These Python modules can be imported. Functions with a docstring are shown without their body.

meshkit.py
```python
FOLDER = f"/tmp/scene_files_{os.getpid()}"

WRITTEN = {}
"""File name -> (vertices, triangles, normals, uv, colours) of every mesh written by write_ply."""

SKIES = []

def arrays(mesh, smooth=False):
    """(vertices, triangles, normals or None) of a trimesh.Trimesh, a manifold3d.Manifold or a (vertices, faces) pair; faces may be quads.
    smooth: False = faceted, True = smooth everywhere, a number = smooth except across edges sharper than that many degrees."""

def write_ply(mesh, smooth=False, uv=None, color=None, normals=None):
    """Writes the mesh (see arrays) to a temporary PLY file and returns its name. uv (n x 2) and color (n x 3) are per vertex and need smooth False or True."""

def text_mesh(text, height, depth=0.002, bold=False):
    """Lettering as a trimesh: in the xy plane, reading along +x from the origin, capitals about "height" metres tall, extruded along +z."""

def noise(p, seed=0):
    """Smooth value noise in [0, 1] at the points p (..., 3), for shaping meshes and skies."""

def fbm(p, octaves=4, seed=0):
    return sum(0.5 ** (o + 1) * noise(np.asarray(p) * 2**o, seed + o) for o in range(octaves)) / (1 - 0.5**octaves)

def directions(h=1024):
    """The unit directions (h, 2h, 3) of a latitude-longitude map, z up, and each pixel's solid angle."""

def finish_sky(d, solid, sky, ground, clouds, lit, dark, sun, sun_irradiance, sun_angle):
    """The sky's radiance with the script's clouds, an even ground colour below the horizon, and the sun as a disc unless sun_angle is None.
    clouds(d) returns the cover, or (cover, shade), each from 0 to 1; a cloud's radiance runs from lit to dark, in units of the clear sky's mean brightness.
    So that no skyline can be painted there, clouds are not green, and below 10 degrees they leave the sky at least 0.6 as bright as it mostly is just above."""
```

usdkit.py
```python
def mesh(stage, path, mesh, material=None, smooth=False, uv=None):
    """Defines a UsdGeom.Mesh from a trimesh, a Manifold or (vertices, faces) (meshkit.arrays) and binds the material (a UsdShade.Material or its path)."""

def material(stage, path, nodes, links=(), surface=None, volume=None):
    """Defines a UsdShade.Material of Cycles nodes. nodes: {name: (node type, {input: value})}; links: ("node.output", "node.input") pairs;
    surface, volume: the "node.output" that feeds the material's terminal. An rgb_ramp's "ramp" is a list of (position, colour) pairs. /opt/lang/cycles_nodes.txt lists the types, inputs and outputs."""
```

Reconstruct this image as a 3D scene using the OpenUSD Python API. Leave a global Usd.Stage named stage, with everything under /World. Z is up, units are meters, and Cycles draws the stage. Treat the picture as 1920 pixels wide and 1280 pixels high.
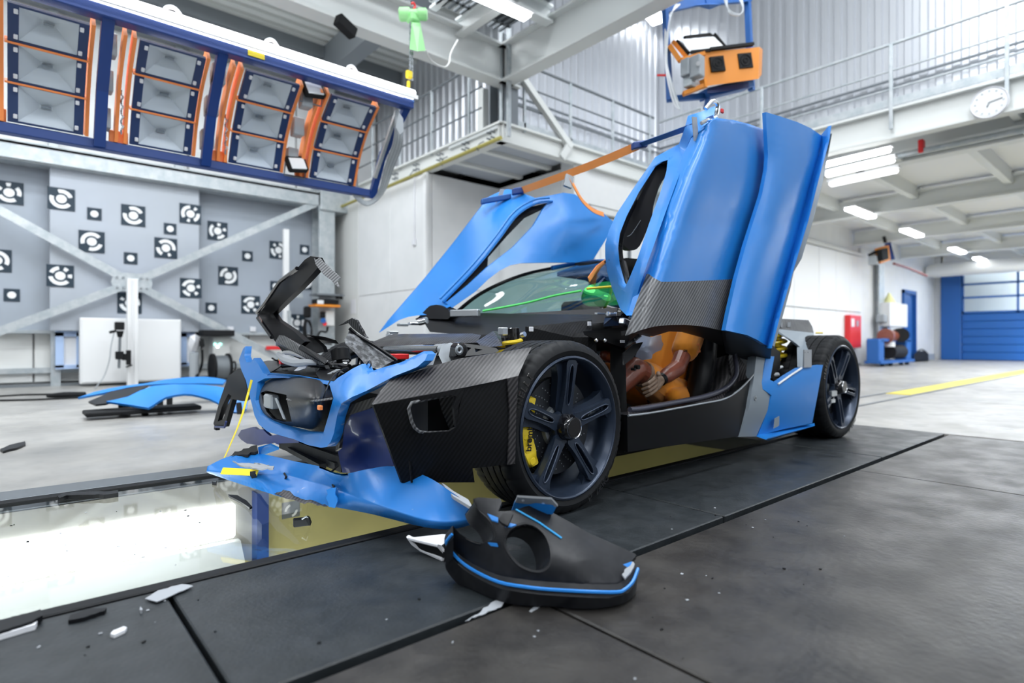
import math, random
import numpy as np, trimesh, manifold3d as m3, usdkit, meshkit
from scipy.interpolate import RBFInterpolator
from pxr import Usd, UsdGeom, UsdLux, UsdShade, Gf, Sdf
stage = Usd.Stage.CreateInMemory()
UsdGeom.SetStageUpAxis(stage, UsdGeom.Tokens.z)
stage.DefinePrim('/World', 'Xform'); stage.DefinePrim('/World/Looks', 'Scope')
stage.SetDefaultPrim(stage.GetPrimAtPath('/World'))
# ------------------------------------------------------------------ camera (level, 0.68 m above the floor)
FPX, EYE = 1095.0, 0.68
SN, CS = 0.7573, 0.6531                       # heading: forward = (CS, SN), right = (SN, -CS)
cam = UsdGeom.Camera.Define(stage, '/World/camera')
cam.CreateHorizontalApertureAttr(36.0); cam.CreateVerticalApertureAttr(24.0)
cam.CreateFocalLengthAttr(FPX / 1920 * 36.0)
cam.CreateClippingRangeAttr(Gf.Vec2f(0.05, 200))
cam.CreateFStopAttr(1.6); cam.CreateFocusDistanceAttr(2.35)
EXPOSURE = -0.22
cam.CreateExposureAttr(EXPOSURE)
_m = Gf.Matrix4d(SN, -CS, 0, 0, 0, 0, 1, 0, -CS, -SN, 0, 0, 0, 0, EYE, 1)
cam.AddTransformOp().Set(_m)
# ------------------------------------------------------------------ light: rows of ceiling luminaires (all real places in the hall)
def rect_light(name, pos, w, l, inten, col=(0.93, 0.97, 1.0), down=(0, 0, -1), spread=None):
    L = UsdLux.RectLight.Define(stage, '/World/' + name)
    L.CreateWidthAttr(w); L.CreateHeightAttr(l); L.CreateIntensityAttr(inten); L.CreateColorAttr(Gf.Vec3f(*col))
    d = np.array(down, float); d /= np.linalg.norm(d)
    a = np.array([1, 0, 0]) if abs(d[0]) < .9 else np.array([0, 1, 0])
    y = np.cross(d, a); y /= np.linalg.norm(y); x = np.cross(y, -d)
    L.AddTransformOp().Set(Gf.Matrix4d(*x, 0, *y, 0, *(-d), 0, *pos, 1))
    return L
K = 1.0
for i, y in enumerate((-1.0, 2.6)):
    rect_light('ceiling_light_row' + ('_%03d' % i if i else ''), (2.0, y, 8.3), 9.0, 0.8, 26 * K)
rect_light('ceiling_light_row_002', (6.9, -1.5, 7.6), 0.7, 7.0, 16 * K)
rect_light('bay_light_row', (-1.0, 8.2, 6.0), 9.0, 0.5, 20 * K)
rect_light('bay_light_row_001', (-1.0, 7.0, 6.0), 9.0, 0.4, 20 * K)
for i, x in enumerate((13.2, 16.5, 20.0, 23.8)):
    rect_light('hall_light_row' + ('_%03d' % i if i else ''), (x, 1.0, 3.3), 0.4, 7.0, 34 * K)
rect_light('gallery_light_row', (8.9, -2.0, 8.4), 0.6, 9.0, 4 * K)
rect_light('bay_uplight_row', (-3.6, 8.6, 5.3), 7.0, 0.4, 9 * K, down=(0, 0, 1))
rect_light('front_light_row', (2.5, -7.5, 6.5), 14.0, 1.0, 11 * K, down=(0, .93, -.36))
rect_light('front_light_row_001', (-7.5, -1.0, 6.5), 8.0, 1.0, 9 * K, down=(.9, .25, -.36))
rect_light('walkway_light_row', (-2.7, 5.6, 4.15), 8.0, 0.3, 20 * K)
rect_light('yard_daylight', (27.2, 2.0, 3.4), 7.0, 1.0, 40 * K, down=(1, 0, -.5))
rect_light('pit_edge_light', (-1.5, 1.96, -.22), 5.0, 0.12, 30 * K, down=(0, 1, .12))
rect_light('pit_light_row', (1.3, 2.55, -1.5), 1.6, 0.5, 8 * K, col=(1, .98, .9), down=(0, .3, 1))
# ------------------------------------------------------------------ helpers
def P(px, py, x=None, y=None, z=None, d=None):
    """the point of the hall that the photograph shows at a pixel, given the plane it lies in"""
    a, b = (px - 960) / FPX, (640 - py) / FPX
    v = np.array([SN * a + CS, -CS * a + SN, b])
    if x is not None: t = x / v[0]
    elif y is not None: t = y / v[1]
    elif z is not None: t = (z - EYE) / v[2]
    else: t = d
    return v * t + np.array([0, 0, EYE])
def depth_of(p): return p[0] * CS + p[1] * SN
def V(*a): return np.array(a, float)
def unit(a): a = np.asarray(a, float); return a / max(np.linalg.norm(a), 1e-9)
def cat(*ms):
    L = []
    for m in ms: L += list(m) if isinstance(m, (list, tuple)) else [m]
    return trimesh.util.concatenate(L)
def from_manifold(m):
    k = m.to_mesh(); return trimesh.Trimesh(np.array(k.vert_properties[:, :3], float), np.array(k.tri_verts), process=False)
def hull(pts): return from_manifold(m3.Manifold.hull_points(np.asarray(pts, float)))
def box(x0, x1, y0, y1, z0, z1, bev=0.0):
    x0, x1 = min(x0, x1), max(x0, x1); y0, y1 = min(y0, y1), max(y0, y1); z0, z1 = min(z0, z1), max(z0, z1)
    if bev <= 0:
        m = trimesh.creation.box([x1 - x0, y1 - y0, z1 - z0]); m.apply_translation([(x0 + x1) / 2, (y0 + y1) / 2, (z0 + z1) / 2]); return m
    b = min(bev, (x1 - x0) * .45, (y1 - y0) * .45, (z1 - z0) * .45); pts = []
    for X, sx in ((x0, 1), (x1, -1)):
        for Y, sy in ((y0, 1), (y1, -1)):
            for Z, sz in ((z0, 1), (z1, -1)):
                pts += [(X, Y + sy * b, Z + sz * b), (X + sx * b, Y, Z + sz * b), (X + sx * b, Y + sy * b, Z)]
    return hull(pts)
def frame_from(d, up=(0, 0, 1)):
    d = unit(d); u = np.asarray(up, float)
    if abs(np.dot(u, d)) > .98: u = V(1, 0, 0) if abs(d[0]) < .9 else V(0, 1, 0)
    s = unit(np.cross(u, d)); return d, s, np.cross(d, s)
def bar(p0, p1, w, h, up=(0, 0, 1), bev=0.0):
    p0, p1 = np.asarray(p0, float), np.asarray(p1, float); L = np.linalg.norm(p1 - p0)
    d, s, u = frame_from(p1 - p0, up)
    m = box(-L / 2, L / 2, -w / 2, w / 2, -h / 2, h / 2, bev)
    T = np.eye(4); T[:3, 0], T[:3, 1], T[:3, 2], T[:3, 3] = d, s, u, (p0 + p1) / 2
    m.apply_transform(T); return m
def spline(pts, n=8, closed=False):
    p = np.asarray(pts, float); N = len(p); out = []
    idx = lambda i: p[i % N] if closed else p[min(max(i, 0), N - 1)]
    for i in range(N if closed else N - 1):
        a, b, c, e = idx(i - 1), idx(i), idx(i + 1), idx(i + 2)
        for t in np.linspace(0, 1, n, endpoint=False):
            out.append(.5 * (2 * b + (c - a) * t + (2 * a - 5 * b + 4 * c - e) * t * t + (3 * b - a - 3 * c + e) * t ** 3))
    if not closed: out.append(p[-1])
    return np.array(out)
def tube(pts, r, n=8, closed=False, sq=None):
    """round tube (or a flat band when sq=(w, h)) along a path; r may be a list"""
    p = np.asarray(pts, float); N = len(p)
    rr = np.full(N, r, float) if np.ndim(r) == 0 else np.interp(np.linspace(0, 1, N), np.linspace(0, 1, len(r)), r)
    tan = (np.roll(p, -1, 0) - np.roll(p, 1, 0)) if closed else np.gradient(p, axis=0)
    tan /= np.maximum(np.linalg.norm(tan, axis=1, keepdims=True), 1e-9)
    d, s, u = frame_from(tan[0]); rows = []
    for i in range(N):
        t = tan[i]; s = unit(s - np.dot(s, t) * t); u = np.cross(t, s)
        if sq: o = [(sq[0] / 2, sq[1] / 2), (-sq[0] / 2, sq[1] / 2), (-sq[0] / 2, -sq[1] / 2), (sq[0] / 2, -sq[1] / 2)]
        else: o = [(rr[i] * math.cos(2 * math.pi * k / n), rr[i] * math.sin(2 * math.pi * k / n)) for k in range(n)]
        rows.append([p[i] + s * a + u * b for a, b in o])
    k = len(rows[0]); v = np.array(rows).reshape(-1, 3); f = []
    for i in range(N if closed else N - 1):
        j = (i + 1) % N
        for q in range(k):
            a, b, c, e = i * k + q, i * k + (q + 1) % k, j * k + (q + 1) % k, j * k + q
            f += [(a, b, c), (a, c, e)]
    if not closed:
        for q in range(1, k - 1): f += [(0, q + 1, q), ((N - 1) * k, (N - 1) * k + q, (N - 1) * k + q + 1)]
    return trimesh.Trimesh(v, np.array(f), process=False)
def band(pts, w, t, up):
    """flat strap along a path with its width across 'up'"""
    p = np.asarray(pts, float); tan = np.gradient(p, axis=0); rows = []
    for i in range(len(p)):
        s = unit(np.cross(tan[i], up)); u = unit(np.cross(s, tan[i]))
        rows.append([p[i] + s * w / 2 + u * t / 2, p[i] - s * w / 2 + u * t / 2, p[i] - s * w / 2 - u * t / 2, p[i] + s * w / 2 - u * t / 2])
    return ringloft(rows)
def ringloft(rows, cap=True, closed=False):
    k = len(rows[0]); N = len(rows); v = np.array(rows, float).reshape(-1, 3); f = []
    for i in range(N if closed else N - 1):
        j = (i + 1) % N
        for q in range(k):
            a, b, c, e = i * k + q, i * k + (q + 1) % k, j * k + (q + 1) % k, j * k + q
            f += [(a, b, c), (a, c, e)]
    if cap and not closed:
        for q in range(1, k - 1): f += [(0, q + 1, q), ((N - 1) * k, (N - 1) * k + q, (N - 1) * k + q + 1)]
    m = trimesh.Trimesh(v, np.array(f), process=False); trimesh.repair.fix_normals(m); return m
def cyl(p0, p1, r, n=16, r1=None, bev=0.0):
    p0, p1 = np.asarray(p0, float), np.asarray(p1, float); d = unit(p1 - p0)
    if bev <= 0: return tube([p0, p1], [r, r if r1 is None else r1], n)
    q = r if r1 is None else r1
    return tube([p0, p0 + d * 1e-5, p0 + d * bev, p1 - d * bev, p1 - d * 1e-5, p1], np.interp(np.linspace(0, 1, 6), np.linspace(0, 1, 6), [r - bev, r - bev, r, q, q - bev, q - bev]), n)
def lathe(profile, n=48, axis='z', c=(0, 0, 0)):
    """profile [(r, h)] closed loop or open; returns ring surface about the axis"""
    rows = []
    for k in range(n):
        a = 2 * math.pi * k / n; rows.append([(r * math.cos(a), r * math.sin(a), h) for r, h in profile])
    m = ringloft(rows, cap=False, closed=True)
    if axis == 'y': m.apply_transform(np.array([[1, 0, 0, 0], [0, 0, 1, 0], [0, -1, 0, 0], [0, 0, 0, 1.]]))
    if axis == 'x': m.apply_transform(np.array([[0, 0, 1, 0], [0, 1, 0, 0], [-1, 0, 0, 0], [0, 0, 0, 1.]]))
    m.apply_translation(c); return m
def prism(outline, holes, T, t, refine=None, warp=None, smooth=0):
    """outline (2-D, with holes) pulled up t along z, then moved by the 4x4 T, or warped by a function of the points"""
    loops = [np.asarray(outline, float)] + [np.asarray(h, float) for h in holes]
    cs = m3.CrossSection([l for l in loops], m3.FillRule.EvenOdd)
    m = m3.Manifold.extrude(cs, t)
    if refine: m = m.refine_to_length(refine)
    if warp is not None: m = m.warp_batch(lambda v: np.ascontiguousarray(warp(np.asarray(v, float)), dtype=np.float64))
    k = from_manifold(m)
    if T is not None: k.apply_transform(T)
    if k.is_watertight and k.volume < 0: k.invert()
    return k
def plane_T(o, ux, uy):
    T = np.eye(4); T[:3, 0], T[:3, 1] = ux, uy; T[:3, 2] = np.cross(ux, uy); T[:3, 3] = o; return T
def smooth_loop(pts, k=2):
    """corner-cutting for a closed outline"""
    p = np.asarray(pts, float)
    for _ in range(k): p = np.stack([.78 * p + .22 * np.roll(p, -1, 0), .22 * p + .78 * np.roll(p, -1, 0)], 1).reshape(-1, p.shape[1])
    return p
def ragged(pts, amp, step, seed):
    r = random.Random(seed); out = []; n = len(pts)
    for i in range(n):
        a, b = np.array(pts[i], float), np.array(pts[(i + 1) % n], float); L = np.linalg.norm(b - a); k = max(1, int(L / step))
        for j in range(k):
            q = a + (b - a) * j / k
            if j: q = q + np.array([r.uniform(-amp, amp), r.uniform(-amp, amp)])
            out.append(q)
    return out
def shell(outline, ctrl, t, holes=(), back=(0, 1, 0), res=14, smooth=0, ax='y', bulge=None):
    """a sheet-metal panel: its outline as the photograph shows it, set at its own depths (ctrl: px, py, value of ax) and given the thickness t towards 'back'"""
    c = []
    for q in ([] if callable(ctrl) else ctrl):
        p = P(q[0], q[1], **{(q[3] if len(q) > 3 else ax): q[2]}); c.append((q[0], q[1], 1 / depth_of(p)))
    c = np.array(c)
    if callable(ctrl): f = lambda q: (SN - CS * (q[:, 0] - 960) / FPX) / ctrl(q[:, 0], q[:, 1])
    elif len(c) == 1: f = lambda q: np.full(len(q), c[0, 2])
    elif len(c) < 3: f = lambda q: np.interp(q @ (c[1, :2] - c[0, :2]), [c[0, :2] @ (c[1, :2] - c[0, :2]), c[1, :2] @ (c[1, :2] - c[0, :2])], c[:, 2])
    else: f = RBFInterpolator(c[:, :2], c[:, 2], kernel='thin_plate_spline', degree=1)
    bk = unit(back)
    def warp(v):
        iz = f(v[:, :2]); a, b = (v[:, 0] - 960) / FPX, (640 - v[:, 1]) / FPX; z = 1 / iz
        q = np.stack([(SN * a + CS) * z, (-CS * a + SN) * z, b * z + EYE], 1)
        return q + bk * (v[:, 2] * t)[:, None]
    o = smooth_loop(outline, smooth) if smooth else outline
    m = prism(o, [smooth_loop(h, smooth) if smooth else h for h in holes], None, 1.0, res, warp)
    if m.volume < 0: m.invert()
    return m
def quadgrid(G, t, back):
    """thick sheet from a grid of points"""
    G = np.asarray(G, float); a, b = G.shape[:2]; bk = unit(back) * t
    v = np.concatenate([G.reshape(-1, 3), (G + bk).reshape(-1, 3)]); n = a * b; f = []
    for i in range(a - 1):
        for j in range(b - 1):
            p, q, r, s = i * b + j, i * b + j + 1, (i + 1) * b + j + 1, (i + 1) * b + j
            f += [(p, q, r), (p, r, s), (n + p, n + r, n + q), (n + p, n + s, n + r)]
    rim = [i for i in range(b)] + [(i + 1) * b + b - 1 for i in range(a - 1)] + [(a - 1) * b + j for j in range(b - 2, -1, -1)] + [i * b for i in range(a - 2, 0, -1)]
    for i in range(len(rim)):
        p, q = rim[i], rim[(i + 1) % len(rim)]; f += [(p, n + p, n + q), (p, n + q, q)]
    m = trimesh.Trimesh(v, np.array(f), process=False)
    if m.volume < 0: m.invert()
    return m
def rbox(c, h, axes=None, bev=.005):
    m = box(-h[0], h[0], -h[1], h[1], -h[2], h[2], bev)
    if axes is not None:
        T = np.eye(4); T[:3, :3] = np.array(axes).T; m.apply_transform(T)
    m.apply_translation(c); return m
# ---- prims
def uniq(parent, name):
    p = f'{parent}/{name}'; k = 0
    while stage.GetPrimAtPath(p): k += 1; p = f'{parent}/{name}_{k:03d}'
    return p
def path_of(parent): return '/World' if parent is None else (parent if isinstance(parent, str) else str(parent.GetPath()))
def tag(o, label=None, category=None, group=None, kind=None):
    for k, v in (('label', label), ('category', category), ('group', group), ('kind', kind)):
        if v: o.SetCustomDataByKey(k, v)
    return o
OFF = {}
def offset(path):
    o = np.zeros(3)
    while path.startswith('/World/'): o = o + OFF.get(path, 0); path = path.rsplit('/', 1)[0]
    return o
def obj(name, mesh, mat, parent=None, label=None, smooth=32, kind=None):
    if isinstance(mesh, list): mesh = cat(mesh)
    off = offset(path_of(parent))
    if np.any(off): mesh = mesh.copy(); mesh.apply_translation(-off)
    o = usdkit.mesh(stage, uniq(path_of(parent), name), mesh, MAT[mat] if isinstance(mat, str) else mat, smooth=smooth).GetPrim()
    return tag(o, label, kind=kind)
def grp(name, parent=None, label=None, category=None, group=None, kind=None, at=None, rz=0, base=None):
    """an Xform; base: its foot in the hall (the children are then given in hall coordinates)"""
    x = UsdGeom.Xform.Define(stage, uniq(path_of(parent), name))
    if base is not None:
        x.AddTranslateOp().Set(Gf.Vec3d(*map(float, base))); OFF[str(x.GetPath())] = np.array(base, float)
    if at is not None: x.AddTranslateOp().Set(Gf.Vec3d(*map(float, at)))
    if rz: x.AddRotateZOp().Set(float(rz))
    return tag(x.GetPrim(), label, category, group, kind)
def copy_of(src, name, at, rz=0, label=None, category=None, group=None):
    o = grp(name, None, label, category, group, at=at, rz=rz)
    o.GetReferences().AddInternalReference(src.GetPath()); o.SetInstanceable(True); return o
def thing(name, mesh, mat, label, category, group=None, smooth=32):
    return tag(obj(name, mesh, mat, None, label, smooth), category=category, group=group)
# ------------------------------------------------------------------ materials
MAT = {}
def M(name, col, rough=.5, metal=0., spec=.5, coat=0., coat_r=.08, vary=None, bump=None, trans=0., emit=None, alpha=1., rvary=None, sheen=0.):
    n = {'p': ('principled_bsdf', {'base_color': col, 'roughness': rough, 'metallic': metal, 'specular_ior_level': spec, 'coat_weight': coat, 'coat_roughness': coat_r,
         'transmission_weight': trans, 'alpha': alpha, 'sheen_weight': sheen})}
    l = []
    n['g'] = ('geometry', {})
    if vary:      # (scale, second colour, low, high)
        n['nz'] = ('noise_texture', {'scale': vary[0], 'detail': 5., 'roughness': .6}); l.append(('g.position', 'nz.vector'))
        n['rp'] = ('rgb_ramp', {'ramp': [(vary[2], col), (vary[3], vary[1])]}); l += [('nz.fac', 'rp.fac'), ('rp.color', 'p.base_color')]
    if rvary:     # (scale, rough2)
        n['nr'] = ('noise_texture', {'scale': rvary[0], 'detail': 4.}); n['mr'] = ('map_range', {'from_min': .35, 'from_max': .65, 'to_min': rough, 'to_max': rvary[1], 'clamp': True})
        l += [('g.position', 'nr.vector'), ('nr.fac', 'mr.value'), ('mr.result', 'p.roughness')]
    if bump:      # (scale, strength, distance)
        n['nb'] = ('noise_texture', {'scale': bump[0], 'detail': 6.}); n['b'] = ('bump', {'strength': bump[1], 'distance': bump[2]})
        l += [('g.position', 'nb.vector'), ('nb.fac', 'b.height'), ('b.normal', 'p.normal')]
    if emit: n['p'][1].update(emission_color=emit[0], emission_strength=emit[1])
    MAT[name] = usdkit.material(stage, '/World/Looks/' + name, n, l, surface='p.BSDF'); return MAT[name]
def carbon(name, c1, c2, rough, scale, rot=(0, 0, 0), coat=.6, spec=.4):
    n = {'g': ('geometry', {}), 'm': ('mapping', {'rotation': rot}), 'w': ('wave_texture', {'wave_type': 'bands', 'bands_direction': 'diagonal', 'scale': scale, 'distortion': .15}),
         'r': ('rgb_ramp', {'ramp': [(.3, c1), (.75, c2)]}), 'p': ('principled_bsdf', {'roughness': rough, 'coat_weight': coat, 'coat_roughness': .15, 'specular_ior_level': spec}),
         'b': ('bump', {'strength': .25, 'distance': .001}), 'n': ('noise_texture', {'scale': 9., 'detail': 6.}), 'q': ('map_range', {'from_min': .4, 'from_max': .7, 'to_min': rough, 'to_max': rough + .25, 'clamp': True})}
    l = [('g.position', 'm.vector'), ('m.vector', 'w.vector'), ('w.fac', 'r.fac'), ('r.color', 'p.base_color'), ('w.fac', 'b.height'), ('b.normal', 'p.normal'), ('g.position', 'n.vector'), ('n.fac', 'q.value'), ('q.result', 'p.roughness')]
    MAT[name] = usdkit.material(stage, '/World/Looks/' + name, n, l, surface='p.BSDF')
M('blue_satin', (.011, .205, .64), .36, coat=.2, coat_r=.25, rvary=(6, .42))
M('blue_scuffed', (.010, .18, .57), .36, coat=.2, coat_r=.25, vary=(26, (.28, .38, .56), .67, .75))
M('carbon_scuffed', (.007, .008, .010), .42, vary=(30, (.06, .066, .078), .60, .76))
M('torn_carbon', (.02, .022, .026), .5, vary=(38, (.20, .21, .23), .42, .66))
M('blue_dark', (.01, .03, .17), .4, coat=.3)
M('blue_rail', (.008, .045, .22), .42)
M('blue_door', (.01, .10, .36), .45)
M('black_satin', (.005, .0057, .0075), .42, spec=.24, bump=(300, .05, .0005))
M('black_gloss', (.008, .008, .01), .12, coat=.6)
M('black_matte', (.007, .0078, .0095), .7, spec=.3)
M('black_panel', (.008, .009, .012), .38, spec=.3, rvary=(14, .5), vary=(25, (.016, .017, .021), .45, .7))
M('blue_line', (.03, .35, .75), .4)
M('rubber', (.0065, .0075, .0095), .56, spec=.25, bump=(400, .08, .0005))
M('rim', (.028, .043, .075), .34, metal=.5, coat=.25, coat_r=.2)
M('chrome', (.8, .82, .85), .16, metal=1.)
M('alu', (.62, .65, .68), .33, metal=.9)
M('steel', (.34, .37, .40), .45, metal=.6)
M('galv', (.42, .47, .50), .48, metal=.55, vary=(9, (.55, .58, .60), .35, .65))
M('galv_dark', (.20, .22, .24), .5, metal=.5)
M('disc', (.045, .05, .06), .35, metal=.6)
M('yellow', (.82, .60, .02), .35, coat=.4)
M('orange_paint', (.86, .22, .02), .42, coat=.2)
M('orange_light', (1.0, .30, .08), .5)
M('orange_strap', (1.0, .36, .10), .8)
M('blue_strap', (.02, .10, .33), .7)
M('shirt', (.80, .27, .01), .85, sheen=.3, bump=(700, .15, .0006))
M('skin_brown', (.26, .075, .045), .38, coat=.25, coat_r=.2, vary=(14, (.20, .055, .035), .4, .65))
M('hand_tan', (.33, .23, .17), .5)
M('green', (.10, .75, .16), .55)
M('green_hoist', (.38, .85, .36), .4)
M('red', (.70, .02, .025), .45)
M('white_paint', (.80, .81, .82), .5)
M('off_white', (.70, .71, .70), .55)
M('wall_white', (.78, .79, .80), .6, vary=(2.2, (.74, .755, .765), .4, .65))
M('panel_grey', (.42, .46, .53), .6, vary=(.6, (.405, .44, .485), .3, .7))
M('panel_grey_deep', (.36, .405, .475), .6, vary=(1.2, (.33, .37, .42), .35, .7))
M('beam_grey', (.70, .73, .73), .5)
M('beam_white', (.70, .72, .71), .5)
M('soffit', (.62, .65, .66), .65)
M('deck', (.74, .76, .74), .5, metal=.2)
M('corrugated', (.62, .64, .68), .30, metal=.55)
M('marker_black', (.012, .03, .05), .6)
M('marker_white', (.86, .88, .9), .6)
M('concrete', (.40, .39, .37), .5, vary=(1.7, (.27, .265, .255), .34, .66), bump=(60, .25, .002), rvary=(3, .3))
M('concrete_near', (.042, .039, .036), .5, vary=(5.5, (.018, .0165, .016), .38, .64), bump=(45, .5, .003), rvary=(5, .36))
M('mat_plate', (.014, .018, .021), .52, vary=(11, (.026, .031, .036), .4, .7), bump=(90, .5, .002), rvary=(7, .38))
M('joint', (.01, .011, .012), .8)
M('pit_yellow', (.52, .47, .20), .6, vary=(3, (.43, .39, .17), .4, .7))
M('pit_beige', (.42, .40, .36), .6, vary=(3, (.34, .33, .30), .4, .7))
M('blue_lamp', (.012, .035, .12), .45)
M('orange_fan', (.80, .27, .02), .5)
M('blue_pale', (.42, .56, .82), .5)
M('pale_yellow', (.86, .85, .42), .6)
M('indicator', (.2, .9, .7), .4, emit=((.4, 1., .85), 3.))
M('lamp_glass', (.84, .86, .88), .28, coat=.5)
M('lamp_grey', (.36, .39, .42), .5)
M('tape_grey', (.34, .36, .39), .55)
M('white_plastic', (.75, .76, .8), .45)
M('film', (.58, .66, .85), .3, trans=.3)
M('seal', (.045, .047, .068), .3)
M('door_edge', (.018, .023, .029), .5)
M('primer', (.22, .26, .30), .5)
M('upholstery', (.018, .018, .022), .6)
M('tape_yellow', (.85, .68, .03), .5)
M('brass', (.45, .40, .12), .5, metal=.5)
for nm, st in (('tube_light', 9.), ('tube_soft', 3.), ('panel_light', 8.), ('strip_light', 4.)):
    M(nm, (.9, .9, .9), .4, emit=((.95, .98, 1.), st))
carbon('carbon', (.006, .006, .008), (.050, .046, .050), .40, 30, (0, 1.57, 0), coat=.25)
carbon('carbon_dark', (.0025, .0028, .0035), (.0065, .007, .009), .5, 30, (0, 1.57, 0), coat=.0, spec=.22)
carbon('carbon_grey', (.05, .052, .056), (.16, .165, .175), .46, 28, (0, 1.57, 0), coat=.2)
def pane(name, tint, r=0.0, mixf=None):
    n = {'t': ('transparent_bsdf', {'color': tint}), 'g': ('glossy_bsdf', {'color': (1, 1, 1), 'roughness': r}), 'f': ('fresnel', {'IOR': 1.5}), 'm': ('mix_closure', {}),
         'q': ('geometry', {}), 'a': ('math', {'math_type': 'subtract', 'value1': 1.0}), 'b': ('math', {'math_type': 'multiply'})}   # one reflection per pane: none on the way out
    l = [('q.backfacing', 'a.value2'), ('a.value', 'b.value2'), ('f.fac', 'b.value1'), ('b.value', 'm.fac'), ('t.BSDF', 'm.closure1'), ('g.BSDF', 'm.closure2')]
    MAT[name] = usdkit.material(stage, '/World/Looks/' + name, n, l, surface='m.closure')
pane('pit_glass', (.85, .87, .86), .03); pane('windscreen', (.52, .66, .65)); pane('lamp_pane', (.92, .94, .96), .12); pane('window_glass', (.85, .9, .92))
# ================================================================== THE SETTING
def setting(name): return grp(name, kind='structure')
# ---- floor: concrete slabs, rubber-coated steel plates, pit with a glass cover
fl = setting('floor')
def slabs(xs, ys, mat, name='slab', gap=.006, top=0.0, th=.12):
    for i in range(len(xs) - 1):
        for j in range(len(ys) - 1):
            obj(name, box(xs[i] + gap, xs[i + 1] - gap, ys[j] + gap, ys[j + 1] - gap, top - th, top, .004), mat, fl)
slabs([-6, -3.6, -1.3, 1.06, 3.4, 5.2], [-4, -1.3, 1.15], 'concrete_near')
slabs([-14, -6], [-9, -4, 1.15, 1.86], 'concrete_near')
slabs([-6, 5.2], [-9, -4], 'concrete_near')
slabs([-1.45 - 1.775 * 2, -1.45 - 1.775, -1.45, .325, 2.1, 3.875, 5.22], [1.17, 1.83], 'mat_plate', 'floor_plate', top=.004)
slabs([3.9, 5.22], [1.86, 3.46], 'mat_plate', 'floor_plate', top=.003)
slabs([-6, -3.225], [1.17, 1.83], 'mat_plate', 'floor_plate', top=.004)
slabs([5.24, 8.2, 11.2, 14.4, 18, 22, 26.6], [-9, -4, -.8, 2.26], 'concrete')
slabs([5.24, 8.2, 11.2, 14.4, 18, 22, 26.6], [2.66, 6.3], 'concrete')
slabs([-14, -8.5, -4.2, -.6, 3.6, 5.24], [3.50, 6.1, 8.7, 11.8], 'concrete')
slabs([5.24, 12], [6.31, 11.8], 'concrete')
slabs([-14, -6], [1.86, 3.46], 'concrete')
obj('floor_bed', cat(box(-14, 27, -9, 1.86, -.5, -.1), box(-14, 27, 3.3, 12, -.5, -.1), box(4, 27, 1.8, 3.4, -.5, -.1), box(-14, -4.2, 1.8, 3.4, -.5, -.1)), 'joint', fl)
obj('edge_strip', box(-4.2, 3.9, 1.83, 1.878, -.1, .009, .004), 'rubber', fl)
obj('edge_strip', box(-4.2, 3.9, 3.23, 3.29, -.03, .006, .003), 'rubber', fl)
obj('edge_rail', box(-6, 3.9, 3.30, 3.49, -.1, .004, .003), 'galv_dark', fl)
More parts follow.
